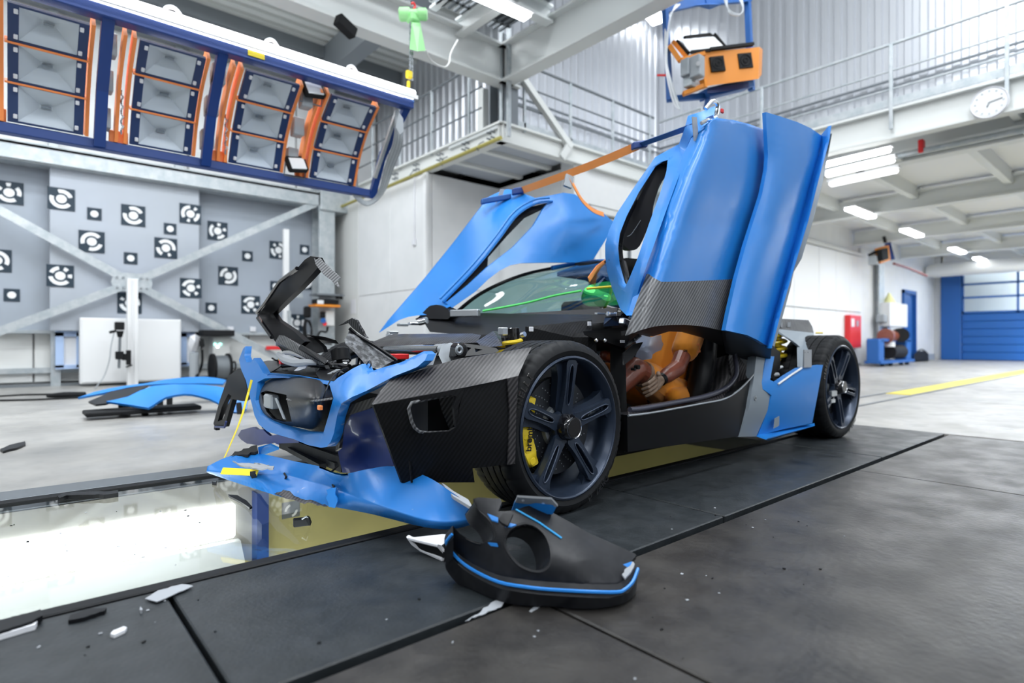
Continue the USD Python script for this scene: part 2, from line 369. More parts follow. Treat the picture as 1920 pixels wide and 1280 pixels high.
# pull rail slot behind the car
obj('slot_rail', box(5.24, 26.6, 2.27, 2.31, -.1, .002), 'galv_dark', fl)
obj('slot_rail', box(5.24, 26.6, 2.61, 2.65, -.1, .002), 'galv_dark', fl)
obj('slot_cover', box(5.24, 8.7, 2.32, 2.60, -.1, -.004), 'concrete', fl)
obj('slot_cover', box(8.72, 26.6, 2.32, 2.60, -.1, .002), 'tape_yellow', fl, label='yellow painted cover of the floor slot')
pit = setting('pit')
obj('pit_wall', box(-4.2, 1.02, 3.285, 3.297, -1.6, -.05), 'pit_beige', pit)
obj('pit_wall', box(1.02, 3.95, 3.285, 3.297, -1.6, -.05), 'pit_yellow', pit)
obj('pit_wall', box(-4.2, 3.95, 1.80, 1.85, -1.6, -.1), 'pit_yellow', pit)
obj('pit_wall', box(3.9, 3.96, 1.8, 3.3, -1.6, -.1), 'pit_yellow', pit)
obj('pit_wall', box(-4.26, -4.2, 1.8, 3.3, -1.6, -.1), 'pit_yellow', pit)
obj('pit_floor', box(-4.3, 4, 1.75, 3.4, -1.66, -1.6), 'pit_beige', pit)
obj('light_panel', box(-3.9, .90, 3.255, 3.284, -.345, -.165, .01), 'panel_light', pit, label='bright white light panel on the pit wall under the glass')
obj('light_panel_cove', hull([(-3.9, 3.283, -.36), (.92, 3.283, -.36), (-3.9, 3.24, -.36), (.92, 3.24, -.36), (-3.9, 3.16, -.46), (.92, 3.16, -.46), (-3.9, 3.02, -.62), (.92, 3.02, -.62), (-3.9, 3.283, -.62), (.92, 3.283, -.62)]), 'off_white', pit)
obj('pit_post', box(.99, 1.05, 3.2, 3.287, -1.6, -.12), 'blue_rail', pit)
obj('pit_beam', box(-4.2, 3.9, 2.60, 2.66, -1.1, -1.0), 'galv', pit)
gl = tag(obj('pit_glass', box(-4.2, 3.9, 1.88, 3.23, -.045, -.004), 'pit_glass', None), kind='structure')
# ---- test wall with the sliding grey panels
tw = setting('wall_back')
obj('backing', box(-14, 6.2, 11.55, 11.8, 0, 6.4), 'wall_white', tw)
P3 = lambda px, py, y: P(px, py, y=y)
xa = P(93, 500, y=11.1)[0]; xb = P(374, 500, y=11.1)[0]; xc = P(604, 500, y=11.35)[0]
obj('panel', box(xa, xb, 11.1, 11.16, .84, 3.50, .01), 'panel_grey', tw)
obj('panel', box(-9, xa + .1, 11.35, 11.42, .84, 3.42, .01), 'panel_grey_deep', tw)
obj('panel', box(xb - .1, xc, 11.35, 11.42, .84, 3.42, .01), 'panel_grey_deep', tw)
for i in range(9):
    x0 = -9 + i * 1.55; obj('lower_panel', box(x0, min(x0 + 1.53, 4.75), 11.45, 11.52, .06, .8, .01), 'off_white', tw)
for i in range(8):
    x0 = -9.0 + i * 1.9; obj('upper_panel', box(x0, min(x0 + 1.87, 6), 11.45, 11.52, 3.62, 6.2, .01), 'wall_white', tw)
obj('top_rail', cat(box(-12, 5.0, 10.95, 11.5, 3.50, 3.54), box(-12, 5.0, 10.95, 11.0, 3.30, 3.56), box(-12, 5, 11.0, 11.3, 3.28, 3.31)), 'galv', tw, label='galvanised top rail of the sliding test panels')
obj('lower_rail', box(-12, 4.7, 11.3, 11.46, .80, .85), 'galv', tw); obj('lower_rail', box(-12, 4.7, 11.38, 11.46, .20, .28), 'galv', tw)
obj('floor_rail', box(-12, 4.7, 11.3, 11.45, 0, .04), 'galv_dark', tw)
for px in (100, 335, 590): 
    q = P(px, 300, y=11.4); obj('upright', box(q[0] - .06, q[0] + .06, 11.36, 11.45, 3.55, 6.2), 'galv', tw)
q = P(98, 680, y=11.3); obj('upright', box(q[0] - .02, q[0] + .10, 11.28, 11.4, 0, .85), 'galv', tw)
# X brace in front of the panels, meeting at the node plate
nd = P(248, 530, y=10.95)
br = setting('trim_1')
for k, (px, py) in enumerate(((-190, 290), (-190, 690), (600, 378), (620, 722))):
    e = P(px, py, y=10.98); s = nd + (e - nd) * (.05 if k else .05)
    obj('brace', cat(bar(s, e, .012, .12), bar(s + V(0, .03, 0), e + V(0, .03, 0), .06, .02)), 'galv', br)
obj('node_plate', prism([(-.24, -.14), (.24, -.14), (.28, .0), (.24, .15), (-.24, .15), (-.28, 0)], [], plane_T(nd + V(0, .02, 0), (1, 0, 0), (0, 0, 1)), .02), 'galv', br)
for sx in (-.2, -.12, .12, .2):
    for sz in (-.08, .08): obj('bolt', cyl(nd + V(sx, -.025, sz), nd + V(sx, .01, sz), .018, 6), 'steel', br)
obj('rail_end_plate', box(4.55, 5.16, 10.90, 11.45, 3.22, 3.62, .01), 'galv', tw)
# ---- corner column and the white partition room
cx = P(607, 560, y=11.1)[0]
ct = setting('trim_2')
obj('column', cat(box(cx - .16, cx + .16, 10.95, 10.975, 0, 6), box(cx - .16, cx + .16, 11.28, 11.3, 0, 6), box(cx - .012, cx + .012, 10.97, 11.29, 0, 6)), 'galv', ct)
wp = setting('wall_partition')
YC = P(800, 500, x=5.1)[1]
ztop = 3.40
obj('side_panel', box(5.1, 5.2, 10.45, 11.5, 0, ztop, .008), 'off_white', wp)
ysp = [10.44, 9.2, YC + .0]
for a, b in zip(ysp[:-1], ysp[1:]):
    obj('panel', box(5.1, 5.2, b + .004, a - .004, 1.55, ztop, .006), 'wall_white', wp); obj('panel', box(5.1, 5.2, b + .004, a - .004, 0, 1.542, .006), 'wall_white', wp)
for a, b in zip((5.21, 6.7, 8.2), (6.69, 8.19, 9.7)):
    obj('panel', box(a, b, YC, YC + .1, 0, 1.55, .006), 'wall_white', wp); obj('panel', box(a, b, YC, YC + .1, 1.558, ztop, .006), 'wall_white', wp)
obj('corner_strip', box(5.06, 5.12, YC - .03, YC + .05, 0, ztop, .005), 'white_paint', wp)
obj('conduit', cat(tube([(5.085, YC + .35, ztop), (5.085, YC + .35, 2.35)], .012, 6), box(5.06, 5.1, YC + .31, YC + .39, 2.27, 2.37, .005)), 'white_plastic', wp)
obj('notice', box(5.09, 5.097, 10.55, 10.75, 1.22, 1.5), 'white_plastic', wp, label='small white paper notice on the partition')
# wall under the gallery, doorway and far cabinets (plane y = 6.3)
wr = setting('wall_right')
obj('pier', box(6.62, 6.95, 6.2, 6.5, 0, 3.72, .01), 'wall_white', wr)
obj('lintel', box(6.95, 8.9, 6.22, 6.4, 2.86, 3.72, .008), 'wall_white', wr)
obj('pier', box(8.05, 8.9, 6.22, 6.4, 0, 2.86, .008), 'wall_white', wr)
obj('return_wall', box(6.62, 6.72, 6.5, YC, 0, 3.4), 'wall_white', wr)
obj('recess', box(6.95, 8.0, 6.9, 6.95, 0, 2.9), 'galv_dark', wr)
d1 = setting('door_1')
obj('door_leaf', box(7.18, 8.04, 6.27, 6.33, .02, 2.72, .01), 'white_paint', d1)
obj('door_panel', box(7.30, 7.95, 6.255, 6.275, .2, 2.5, .01), 'wall_white', d1)
obj('track', box(7.0, 8.1, 6.2, 6.3, 2.74, 2.84, .01), 'off_white', d1); obj('handle', box(7.22, 7.26, 6.22, 6.27, 2.25, 2.5, .008), 'galv_dark', d1)
obj('frame', cat(box(7.08, 7.14, 6.25, 6.38, 0, 2.78), box(8.02, 8.05, 6.22, 6.3, 0, 2.78)), 'galv_dark', d1)
cxs = [8.95, 10.2, 11.5, 12.9, 14.3, 15.75, 16.85, 17.85, 18.75]
for a, b in zip(cxs[:-1], cxs[1:]):
    obj('cabinet_panel', box(a + .01, b - .01, 6.2, 6.3, .05, 1.5, .01), 'white_paint', wr); obj('cabinet_panel', box(a + .01, b - .01, 6.2, 6.3, 1.52, 3.12, .01), 'white_paint', wr)
obj('cabinet_top', box(8.95, 19, 6.17, 6.35, 3.14, 3.24, .02), 'off_white', wr)
obj('upper_wall', box(8.9, 26.6, 6.3, 6.4, 3.1, 3.9), 'wall_white', wr)
obj('backing', box(8.9, 19, 6.3, 6.4, 0, 3.2), 'wall_white', wr)
obj('end_panel', box(18.76, 20.1, 6.24, 6.36, 0, 3.4), 'wall_white', wr)
obj('column', cat(box(19.75, 20.2, 6.06, 6.1, 0, 3.4), box(19.75, 20.2, 6.3, 6.34, 0, 3.4), box(19.96, 20.0, 6.08, 6.32, 0, 3.4)), 'galv', setting('trim_9'), label='grey steel column between the cabinets and the far white wall')
obj('far_panel', cat(box(20.2, 22.65, 6.28, 6.4, 0, 3.4), box(23.95, 26.5, 6.28, 6.4, 0, 3.4), box(22.65, 23.95, 6.28, 6.4, 2.35, 3.4)), 'wall_white', wr)
obj('skirting', box(23.95, 26.4, 6.25, 6.28, 0, .22), 'panel_grey_deep', wr)
d2 = setting('door_2')
obj('frame', cat(box(22.62, 22.72, 6.2, 6.3, 0, 2.4), box(23.88, 23.98, 6.2, 6.3, 0, 2.4), box(22.62, 23.98, 6.2, 6.3, 2.3, 2.42)), 'blue_door', d2)
obj('door_leaf', box(22.7, 23.9, 6.3, 6.36, .02, 2.32), 'blue_door', d2, label='blue door in the far white wall')
# far end: blue sectional door with windows
we = setting('wall_end')
obj('wall', cat(box(26.55, 26.7, 6.05, 6.4, 0, 3.9), box(26.55, 26.7, -9, 6.1, 3.22, 3.9), box(26.55, 26.7, -9, -1.2, 0, 3.3)), 'wall_white', we)
d3 = setting('door_3')
obj('jamb', box(26.35, 26.55, 5.45, 6.06, 0, 3.2, .02), 'blue_door', d3)
zs = [0.02, .3, .58, .86, 1.14, 1.42, 1.68]
for a, b in zip(zs[:-1], zs[1:]): obj('door_section', box(26.45, 26.52, -1.2, 5.44, a, b - .012, .01), 'blue_door', d3)
obj('door_back', box(26.525, 26.54, -1.2, 5.44, 0, 1.72), 'blue_door', d3)
ys_ = [5.44, 3.9, 2.35, .8, -.75]
for z0, z1 in ((1.70, 2.24), (2.24, 2.72), (2.72, 3.2)):
    obj('window_rail', box(26.44, 26.52, -1.2, 5.44, z0, z0 + .07), 'blue_door', d3)
    for a, b in zip(ys_[:-1], ys_[1:]):
        obj('mullion', box(26.44, 26.52, a - .06, a, z0, z1), 'blue_door', d3)
        obj('pane', box(26.47, 26.49, b, a - .06, z0 + .07, z1), 'window_glass', d3)
obj('yard_wall', box(29.0, 29.1, -3, 8, 0, 4), 'white_paint', we); obj('yard_light', box(28.5, 28.9, -2, 6, 3.6, 3.7), 'tube_soft', we)
# ---- gallery (I-beam fascia, deck, soffit) and its corrugated walls
ga = setting('trim_3')
def ibeam(p0, p1, h, w, z0):
    a, b = V(p0[0], p0[1], 0), V(p1[0], p1[1], 0)
    return cat(bar(a + V(0, 0, z0 + .015), b + V(0, 0, z0 + .015), w, .03), bar(a + V(0, 0, z0 + h - .015), b + V(0, 0, z0 + h - .015), w, .03), bar(a + V(0, 0, z0 + h / 2), b + V(0, 0, z0 + h / 2), .02, h - .06))
GX, GY, Z0, Z1 = 5.1, 6.15, 3.42, 3.70
obj('fascia', ibeam((GX + .05, GY - .0), (GX + .05, 11.4), Z1 - Z0, .14, Z0), 'beam_white', ga)
obj('fascia', ibeam((GX, GY + .05), (8.7, GY + .05), Z1 - Z0, .14, Z0), 'beam_white', ga)
obj('fascia', ibeam((8.65, GY), (8.65, -8.8), .40, .16, 3.28), 'beam_white', ga)
obj('deck', cat(box(GX + .05, 6.1, 6.2, 11.5, 3.62, 3.68), box(GX, 10.5, GY + .05, 7.4, 3.62, 3.68), box(8.65, 10.5, -9, 6.2, 3.62, 3.68)), 'soffit', ga)
obj('soffit', box(GX + .12, 6.62, 6.25, YC, 3.50, 3.53), 'panel_grey', ga)
for y in (6.75, 7.45): obj('soffit_joist', box(GX + .12, 6.62, y - .05, y + .05, 3.45, 3.5), 'beam_white', ga)
for yb in (6.33, 6.93, 7.6, 8.3, 9.0):
    for dy in (0, .09):
        for z in (3.52, 3.6): obj('bolt', cyl((GX - .03, yb + dy, z), (GX + .05, yb + dy, z), .013, 6), 'galv_dark', ga)
tag(obj('hand_pole', tube([(GX - .12, 6.0, 3.40), (GX - .12, 11.0, 3.34)], .028, 8), 'brass', None), 'long brass-coloured pole hung on hooks under the left gallery edge', 'pole')
for yb in (6.5, 7.4, 8.3, 9.2, 10.1): obj('pole_hook', tube([(GX - .02, yb, 3.5), (GX - .09, yb, 3.46), (GX - .15, yb, 3.38), (GX - .11, yb, 3.35)], .008, 5), 'galv_dark', ga)
def corr(p0, p1, z0, z1, n, pitch=.2, dep=.035):
    """trapezoid sheet between two plan points, ribs towards n"""
    a, b = np.array(p0, float), np.array(p1, float); L = np.linalg.norm(b - a); d = (b - a) / L; k = max(1, round(L / pitch)); pitch = L / k; pr = []
    for i in range(k):
        for f_, h in ((0, 0), (.36, 0), (.46, 1), (.90, 1)): pr.append(((i + f_) * pitch, h * dep))
    pr.append((k * pitch, 0)); nn = np.array(n, float)
    fr = [a + d * s + nn * h for s, h in pr]; bk = [a + d * pr[-1][0] - nn * .05, a - nn * .05]
    ring = fr + bk
    return ringloft([[(*q, z0) for q in ring], [(*q, z1) for q in ring]], cap=True)
wc = setting('wall_gallery')
obj('sheet', corr((6.05, 11.5), (6.05, 7.3), 3.6, 9, (-1, 0)), 'corrugated', wc, smooth=False)
obj('sheet', corr((6.05, 7.35), (10.42, 7.35), 3.6, 9, (0, -1)), 'corrugated', wc, smooth=False)
obj('sheet', corr((10.42, 7.35), (10.42, -8.9), 3.6, 9, (-1, 0)), 'corrugated', wc, smooth=False)
# railings: posts, top rail, knee rails
def railing(nm, pts, z0, heights, post_at, r=.021, down=0.0, lab=None):
    R_ = setting(nm)
    for k, h in enumerate(heights): obj('top_rail' if k == 0 else 'knee_rail', tube([(*p, z0 + h) for p in pts], r if k == 0 else r * .62, 7), 'galv_dark' if nm != 'trim_6' else 'galv', R_)
    for q in post_at: obj('post', box(q[0] - .02, q[0] + .02, q[1] - .02, q[1] + .02, z0 - down, z0 + heights[0], .004), 'galv', R_)
    return R_
railing('trim_4', [(GX + .02, 6.6), (GX + .02, 11.3)], Z1, (.98, .62, .32), [(GX + .02, y) for y in (6.9, 7.9, 8.9, 9.9, 10.9)], down=.05)
railing('trim_5', [(GX + .25, GY + .02), (8.62, GY + .02)], Z1, (.92, .60, .30), [(x, GY + .02) for x in (5.55, 6.5, 7.5, 8.5)], down=.05)
railing('trim_6', [(8.6, 6.05), (8.6, -8.5)], Z1, (.80, .46, .22), [(8.58, y) for y in (5.2, 4.2, 2.5, 1.35, -.5, -2.5)], down=.30)
railing('trim_7', [(6.1, 7.22), (10.3, 7.22), (10.3, -8)], Z1, (1.0, .9), [(10.3, y) for y in (5.5, 3, .5)])
obj('toe_board', box(8.585, 8.6, -8.5, 6.05, Z1, Z1 + .1), 'galv', '/World/trim_6')
obj('toe_board', box(GX + .25, 8.6, GY, GY + .015, Z1, Z1 + .08), 'galv', '/World/trim_5')
# corner column, knee braces, high runway beams
rb = setting('trim_8')
obj('column', cat(box(GX + .02, GX + .30, GY - .02, GY, Z1, 4.9), box(GX + .02, GX + .30, GY + .26, GY + .28, Z1, 4.9), box(GX + .15, GX + .17, GY, GY + .26, Z1, 4.9)), 'galv_dark', rb)
obj('guide_post', cat(box(GX + .00, GX + .05, GY - .16, GY - .12, 3.45, 4.95), box(GX + .0, GX + .04, GY - .02, GY + .03, Z1, 5.2)), 'galv', rb)
obj('white_post', box(GX + .02, GX + .12, GY + .42, GY + .54, Z1, 4.3), 'beam_white', rb)
obj('runway_beam', ibeam((-12, GY + .02), (GX + .3, GY + .02), .52, .22, 4.20), 'beam_grey', rb)
obj('runway_beam', ibeam((GX + .06, GY), (GX + .06, -8.8), .52, .22, 4.20), 'beam_grey', rb)
obj('knee_brace', bar((GX + .35, GY - .02, 4.40), (6.45, GY - .02, 3.62), .09, .09), 'beam_white', rb)
obj('knee_brace', bar((6.45, GY - .05, 3.70), (6.25, GY - .05, 3.42), .02, .12), 'beam_white', rb)
obj('cross_beam', ibeam((-12, GY - .95), (GX, GY - .95), .22, .14, 4.62), 'beam_grey', rb)
obj('cross_beam', ibeam((-12, 3.6), (GX, 3.6), .20, .16, 4.35), 'beam_grey', rb)
obj('cross_beam', ibeam((GX - .7, GY), (GX - .7, -8.8), .22, .12, 4.60), 'beam_grey', rb)
obj('cross_beam', ibeam((4.0, GY), (4.0, -8), .12, .10, 4.80), 'beam_grey', rb)
def grating(x0, x1, y0, y1, z, along):
    ms = []
    if along == 'y':
        for x in np.arange(x0, x1, .09): ms.append(box(x, x + .035, y0, y1, z, z + .03))
        for y in np.arange(y0, y1, .5): ms.append(box(x0, x1, y, y + .05, z, z + .03))
    else:
        for y in np.arange(y0, y1, .09): ms.append(box(x0, x1, y, y + .035, z, z + .03))
        for x in np.arange(x0, x1, .5): ms.append(box(x, x + .05, y0, y1, z, z + .03))
    return cat(ms)
obj('grating', grating(-2, GX - .1, GY - .85, GY - .15, 4.80, 'y'), 'galv_dark', rb, kind='stuff')
obj('grating', grating(GX - .62, GX - .1, -4, GY - .9, 4.84, 'x'), 'galv_dark', rb, kind='stuff')
obj('plate', box(GX - .60, GX - .12, GY - .75, GY - .25, 4.86, 4.88), 'galv_dark', rb)
# ceilings
ce = setting('ceiling')
obj('roof', box(-14, 10.6, -9, 7.45, 8.9, 9.0), 'white_paint', ce)
rib = []
for i in range(22): 
    y = 6.3 + i * .25; rib.append(box(-14, 6.1, y, y + .13, 6.12, 6.2))
obj('deck_sheet', cat(box(-14, 6.1, 6.3, 11.8, 6.2, 6.25), *rib), 'deck', ce)
obj('bay_beam', cat(box(-14, 6.0, 10.9, 11.4, 5.75, 6.12), box(-14, 6.0, 10.4, 10.5, 5.9, 6.12)), 'galv_dark', ce)
obj('bay_beam', box(4.4, 4.7, 6.3, 11.4, 5.6, 6.12), 'steel', ce)
obj('slab', box(10.4, 26.7, -9, 6.4, 3.86, 4.0), 'white_paint', ce)
for y in (5.2, 3.7, 2.2, .7, -.8, -2.5): obj('purlin', box(10.5, 26.5, y - .06, y + .06, 3.62, 3.86), 'beam_white', ce)
for x in (10.45, 14.2, 18.3, 22.4): obj('cross_beam', ibeam((x, 6.25), (x, -8.9), .36, .22, 3.42), 'beam_white', ce)
obj('edge_beam', ibeam((9.6, 6.1), (9.6, -8.9), .22, .2, 3.34), 'beam_white', ce)
for y in (4.4, 2.9, 1.4, -.1): obj('rib_beam', box(8.7, 10.4, y - .04, y + .04, 3.44, 3.62), 'beam_white', ce)
# outer walls behind the camera
wb = setting('wall_front')
obj('wall', cat(box(-14, 27, -9.1, -9, 0, 9), box(-14.1, -14, -9, 12, 0, 9), box(-14, 6.1, 6.3, 6.4, 6.2, 9)), 'wall_white', wb)
# ================================================================== THE CRASHED CAR
car = grp('sports_car', None, 'crash-tested blue sports car with smashed front end and both doors raised', 'car', base=(2.9, 2.55, 0))
def part(name, parent=None, label=None): return grp(name, car if parent is None else parent, label)
# ---------------------------------------------------------------- wheels
def tyre_mesh(R, ri, W):
    g = .006
    pr = [(ri, .018), (ri + .004, .006), (ri + .022, .0), (R - .030, .003), (R - .014, .012), (R - .004, .024)]
    n0 = len(pr); k = 4; y = .036
    st = (W - .072) / (k + 1)
    for i in range(k + 1):
        pr += [(R, y + .001), (R + .001, y + st * .42), (R, y + st * .84)]
        if i < k: pr += [(R - g, y + st * .86), (R - g, y + st * .99)]
        y += st
    n1 = len(pr)
    pr += [(R - .004, W - .024), (R - .014, W - .012), (R - .030, W - .003), (ri + .02, W), (ri, W - .02), (ri - .006, W / 2)]
    N = 216; rows = []
    for q in range(N):
        a = 2 * math.pi * q / N; row = []
        for j, (r, h) in enumerate(pr):
            rr = r
            if q % 6 == 0 and (n0 - 2 <= j < n0 + 3 or n1 - 3 <= j < n1 + 2): rr = r - .005
            if q % 9 == 4 and n0 + 4 < j < n1 - 4 and (j - n0) % 5 in (1,): rr = r - .004
            row.append((rr * math.cos(a), h, rr * math.sin(a)))
        rows.append(row)
    return ringloft(rows, cap=False, closed=True)
def spoke_warp(ri, dish, back):
    def w(v):
        r = np.hypot(v[:, 0], v[:, 1]); s = np.clip((r - .05) / (ri - .06), 0, 1)
        y = dish * (1 - s) ** 1.4 + .010 + back
        return np.stack([v[:, 0], y + v[:, 2], v[:, 1]], 1)
    return w
def make_wheel(w, R, ri, W, base_ang, tyre_word=True):
    obj('tyre', tyre_mesh(R, ri, W), 'rubber', w, smooth=35)
    lip = [(ri + .001, .02), (ri + .002, .004), (ri - .006, .0), (ri - .014, .006), (ri - .020, .028), (ri - .034, .05), (ri - .040, W * .6), (ri - .02, W - .02), (ri, W - .012), (ri - .004, W * .5)]
    obj('rim', lathe(lip, 96, 'y'), 'rim', w, smooth=40)
    m = []
    for k in range(5):
        a = math.radians(base_ang + 72 * k); T = np.eye(4); T[:3, :3] = [[math.cos(a), 0, -math.sin(a)], [0, 1, 0], [math.sin(a), 0, math.cos(a)]]
        L = ri - .012
        arm = smooth_loop([(.048, -.036), (.10, -.027), (L * .72, -.026), (L, -.034), (L, .034), (L * .72, .026), (.10, .027), (.048, .036)], 2)
        slot = smooth_loop([(.098, -.011), (L - .040, -.014), (L - .018, 0), (L - .040, .014), (.098, .011), (.082, 0)], 2)
        x = prism(arm, [slot], None, .026, .02, spoke_warp(ri, .024, 0)); x.apply_transform(T); m.append(x)
        rim_ = tube([(p[0], 0, p[1]) for p in slot], .0035, 6, closed=True); rim_.vertices[:, 1] += .024 * (1 - np.clip((np.hypot(rim_.vertices[:, 0], rim_.vertices[:, 2]) - .05) / (ri - .06), 0, 1)) ** 1.4 + .010; rim_.apply_transform(T); m.append(rim_)
        fl_ = smooth_loop([(.045, -.012), (.10, .0), (L * .6, .0), (L, -.02), (L + .005, .085), (L * .78, .050), (L * .45, .048), (.06, .045)], 2)
        x = prism(fl_, [], None, .034, .02, spoke_warp(ri, .026, .024)); x.apply_transform(T); m.append(x)
        fl2 = smooth_loop([(L * .80, .0), (L, -.09), (L + .005, .03), (L * .8, .03)], 2)
        x = prism(fl2, [], None, .03, .02, spoke_warp(ri, .02, .02)); x.apply_transform(T); m.append(x)
    m.append(lathe([(.0, .04), (.066, .036), (.070, .05), (.066, .085), (.0, .09)], 40, 'y'))
    obj('spokes', cat(m), 'rim', w, smooth=45)
    obj('hub_cap', cat(lathe([(.0, -.010), (.036, -.010), (.041, -.006), (.052, .012), (.054, .036), (0, .04)], 48, 'y')), 'black_gloss', w, smooth=35)
    obj('hub_ring', lathe([(.0395, -.0078), (.0415, -.0108), (.0425, -.0072)], 48, 'y'), 'chrome', w)
    if tyre_word:
        ms = []
        for word, a0, st in (('PIRELLI', 166, -4.6), ('P ZERO', 290, 4.4)):
            for i, c in enumerate(word):
                if c == ' ': continue
                t = meshkit.text_mesh(c, .028, .0015, bold=True); t.apply_translation([-t.bounds.mean(0)[0], -.014, 0])
                a = math.radians(a0 + st * i); rr = (R + ri) / 2 + .002; up = 1 if st < 0 else -1
                T = np.eye(4); T[:3, 0] = V(math.sin(a), 0, -math.cos(a)) * up; T[:3, 1] = V(math.cos(a), 0, math.sin(a)) * up; T[:3, 2] = (0, -1, 0); T[:3, 3] = V(math.cos(a), 0, math.sin(a)) * rr + V(0, .0015, 0)
                t.apply_transform(T); ms.append(t)
        for t in ms: obj('tyre_letter', t, 'black_gloss', w)
def disc_set(w, R, big=True):
    obj('brake_disc', cat(lathe([(.09, .0), (R, .0), (R, .012), (.09, .012)], 72, 'y', (0, .085, 0)), lathe([(.09, .018), (R, .018), (R, .03), (.09, .03)], 72, 'y', (0, .085, 0))), 'disc', w)
    ms = []
    for k in range(24):
        for j, r in enumerate((.115, .13, .145, .16, .175)):
            a = 2 * math.pi * (k + j * .22) / 24; c = V(r * math.cos(a), .0845, r * math.sin(a)); ms.append(cyl(c, c + V(0, .003, 0), .0028, 6))
    obj('disc_holes', cat(ms), 'steel', w, kind='stuff'); obj('disc_bell', lathe([(.0, .06), (.085, .07), (.095, .1), (0, .12)], 40, 'y'), 'steel', w)
def caliper(parent, cx, cy, cz, sgn, mat='yellow', word=True):
    """six-piston caliper hugging the disc on one side"""
    c = grp('brake_caliper', parent, 'yellow brake caliper with black lettering' if word else None)
    a0, a1 = math.radians(140), math.radians(226); n = 22; rows = []
    for i in range(n + 1):
        a = a0 + (a1 - a0) * i / n; s = i / n; e = min(1, min(s, 1 - s) * 7) ** .5
        ro = .150 + .088 * (.55 + .45 * e); ri_ = .168 - .02 * math.sin(math.pi * s) ** 2 + .012 * (abs(s - .5) < .1)
        y0 = .052 + .012 * (1 - e) + .004 * math.sin(s * 22); y1 = .14; b = .012
        sec = [(ri_ + b, y0), (ro - b, y0 - .002), (ro, y0 + b), (ro, y1), (ri_, y1), (ri_, y0 + b)]
        rows.append([(cx + r * math.cos(a), cy + y, cz + r * math.sin(a)) for r, y in sec])
    obj('body', ringloft(rows), mat, c, smooth=40)
    bl = []
    for a in (152, 168, 185, 201, 215):
        a = math.radians(a); q = V(cx + .205 * math.cos(a), cy + .048, cz + .205 * math.sin(a)); bl.append(cyl(q, q + V(0, .03, 0), .017, 14, bev=.004))
    obj('piston_boss', cat(bl), mat, c)
    if word:
        t = meshkit.text_mesh('brembo', .024, .003, bold=True); b = t.bounds; t.apply_translation([-(b[0][0] + b[1][0]) / 2, -.012, 0]); t.apply_scale([.115 / (b[1][0] - b[0][0]), 1.0, 1])
        T = np.eye(4); T[:3, 0] = (.10, 0, .995); T[:3, 1] = (-.995, 0, .10); T[:3, 2] = (0, -1, 0); T[:3, 3] = (cx - .186, cy + .0495, cz - .018); t.apply_transform(T)
        obj('caliper_lettering', t, 'black_gloss', c)
    return c
FW, RW = V(1.678, 1.58, .342), V(4.425, 1.58, .362)
def wheel_at(name, pos, R, ri, W, ang, rz, lab, flip=False):
    w = grp(name, car, lab); x = UsdGeom.Xform(w)
    x.AddTranslateOp().Set(Gf.Vec3d(*(pos - OFF[str(car.GetPath())]))); x.AddRotateZOp().Set(float(rz + (180 if flip else 0))); OFF[str(w.GetPath())] = -OFF[str(car.GetPath())]
    make_wheel(w, R, ri, W, ang, not flip); disc_set(w, .195)
    return w
wheel_at('wheel', FW, .342, .280, .265, 88, 2, 'large front wheel nearest the camera with five split dark spokes')
wheel_at('wheel', RW, .362, .292, .315, 60, 0, 'rear wheel standing free behind the blue sill')
wheel_at('wheel', V(1.678, 3.52, .342), .342, .280, .265, 30, 0, None, True)
wheel_at('wheel', V(4.425, 3.52, .362), .362, .292, .315, 20, 0, None, True)
caliper(car, *FW, 1)
obj('wheel_weight', rbox(RW + V(-.13, .02, -.04), (.045, .012, .02), None, .004), 'alu', car, label='bare metal bracket on the rear hub'); obj('wheel_weight', rbox(RW + V(-.15, .02, -.09), (.035, .012, .014), None, .004), 'alu', car)
# ---------------------------------------------------------------- tub and hidden body
tub = part('carbon_tub')
obj('floor_pan', box(1.55, 4.8, 1.78, 3.36, .13, .20, .01), 'black_matte', tub)
obj('bulkhead', box(3.36, 3.46, 1.82, 3.32, .2, 1.0, .03), 'carbon_dark', tub)
obj('front_bulkhead', box(2.06, 2.16, 1.86, 3.3, .16, .72, .02), 'carbon_dark', tub)
obj('engine_cover', hull([(3.46, 1.95, .2), (3.46, 3.2, .2), (3.46, 1.95, .95), (3.46, 3.2, .95), (4.05, 2.0, .2), (4.05, 3.1, .2), (4.05, 2.05, .80), (4.05, 3.05, .80)]), 'black_matte', tub)
obj('rear_structure', cat(box(4.05, 4.95, 2.05, 3.1, .22, .55, .03), box(4.35, 4.5, 1.8, 3.3, .32, .40, .01)), 'black_matte', tub)
obj('far_sill', hull([(2.05, 3.36, .14), (2.05, 3.52, .14), (3.7, 3.36, .14), (3.7, 3.52, .14), (2.05, 3.34, .45), (2.05, 3.44, .45), (3.7, 3.34, .6), (3.7, 3.44, .6)]), 'carbon_dark', tub)
obj('nose_box', hull([(1.28, 2.4, .22), (1.28, 3.0, .22), (1.28, 2.4, .44), (1.28, 3.0, .44), (2.06, 1.95, .2), (2.06, 3.2, .2), (2.06, 1.95, .58), (2.06, 3.2, .58)]), 'black_matte', tub)
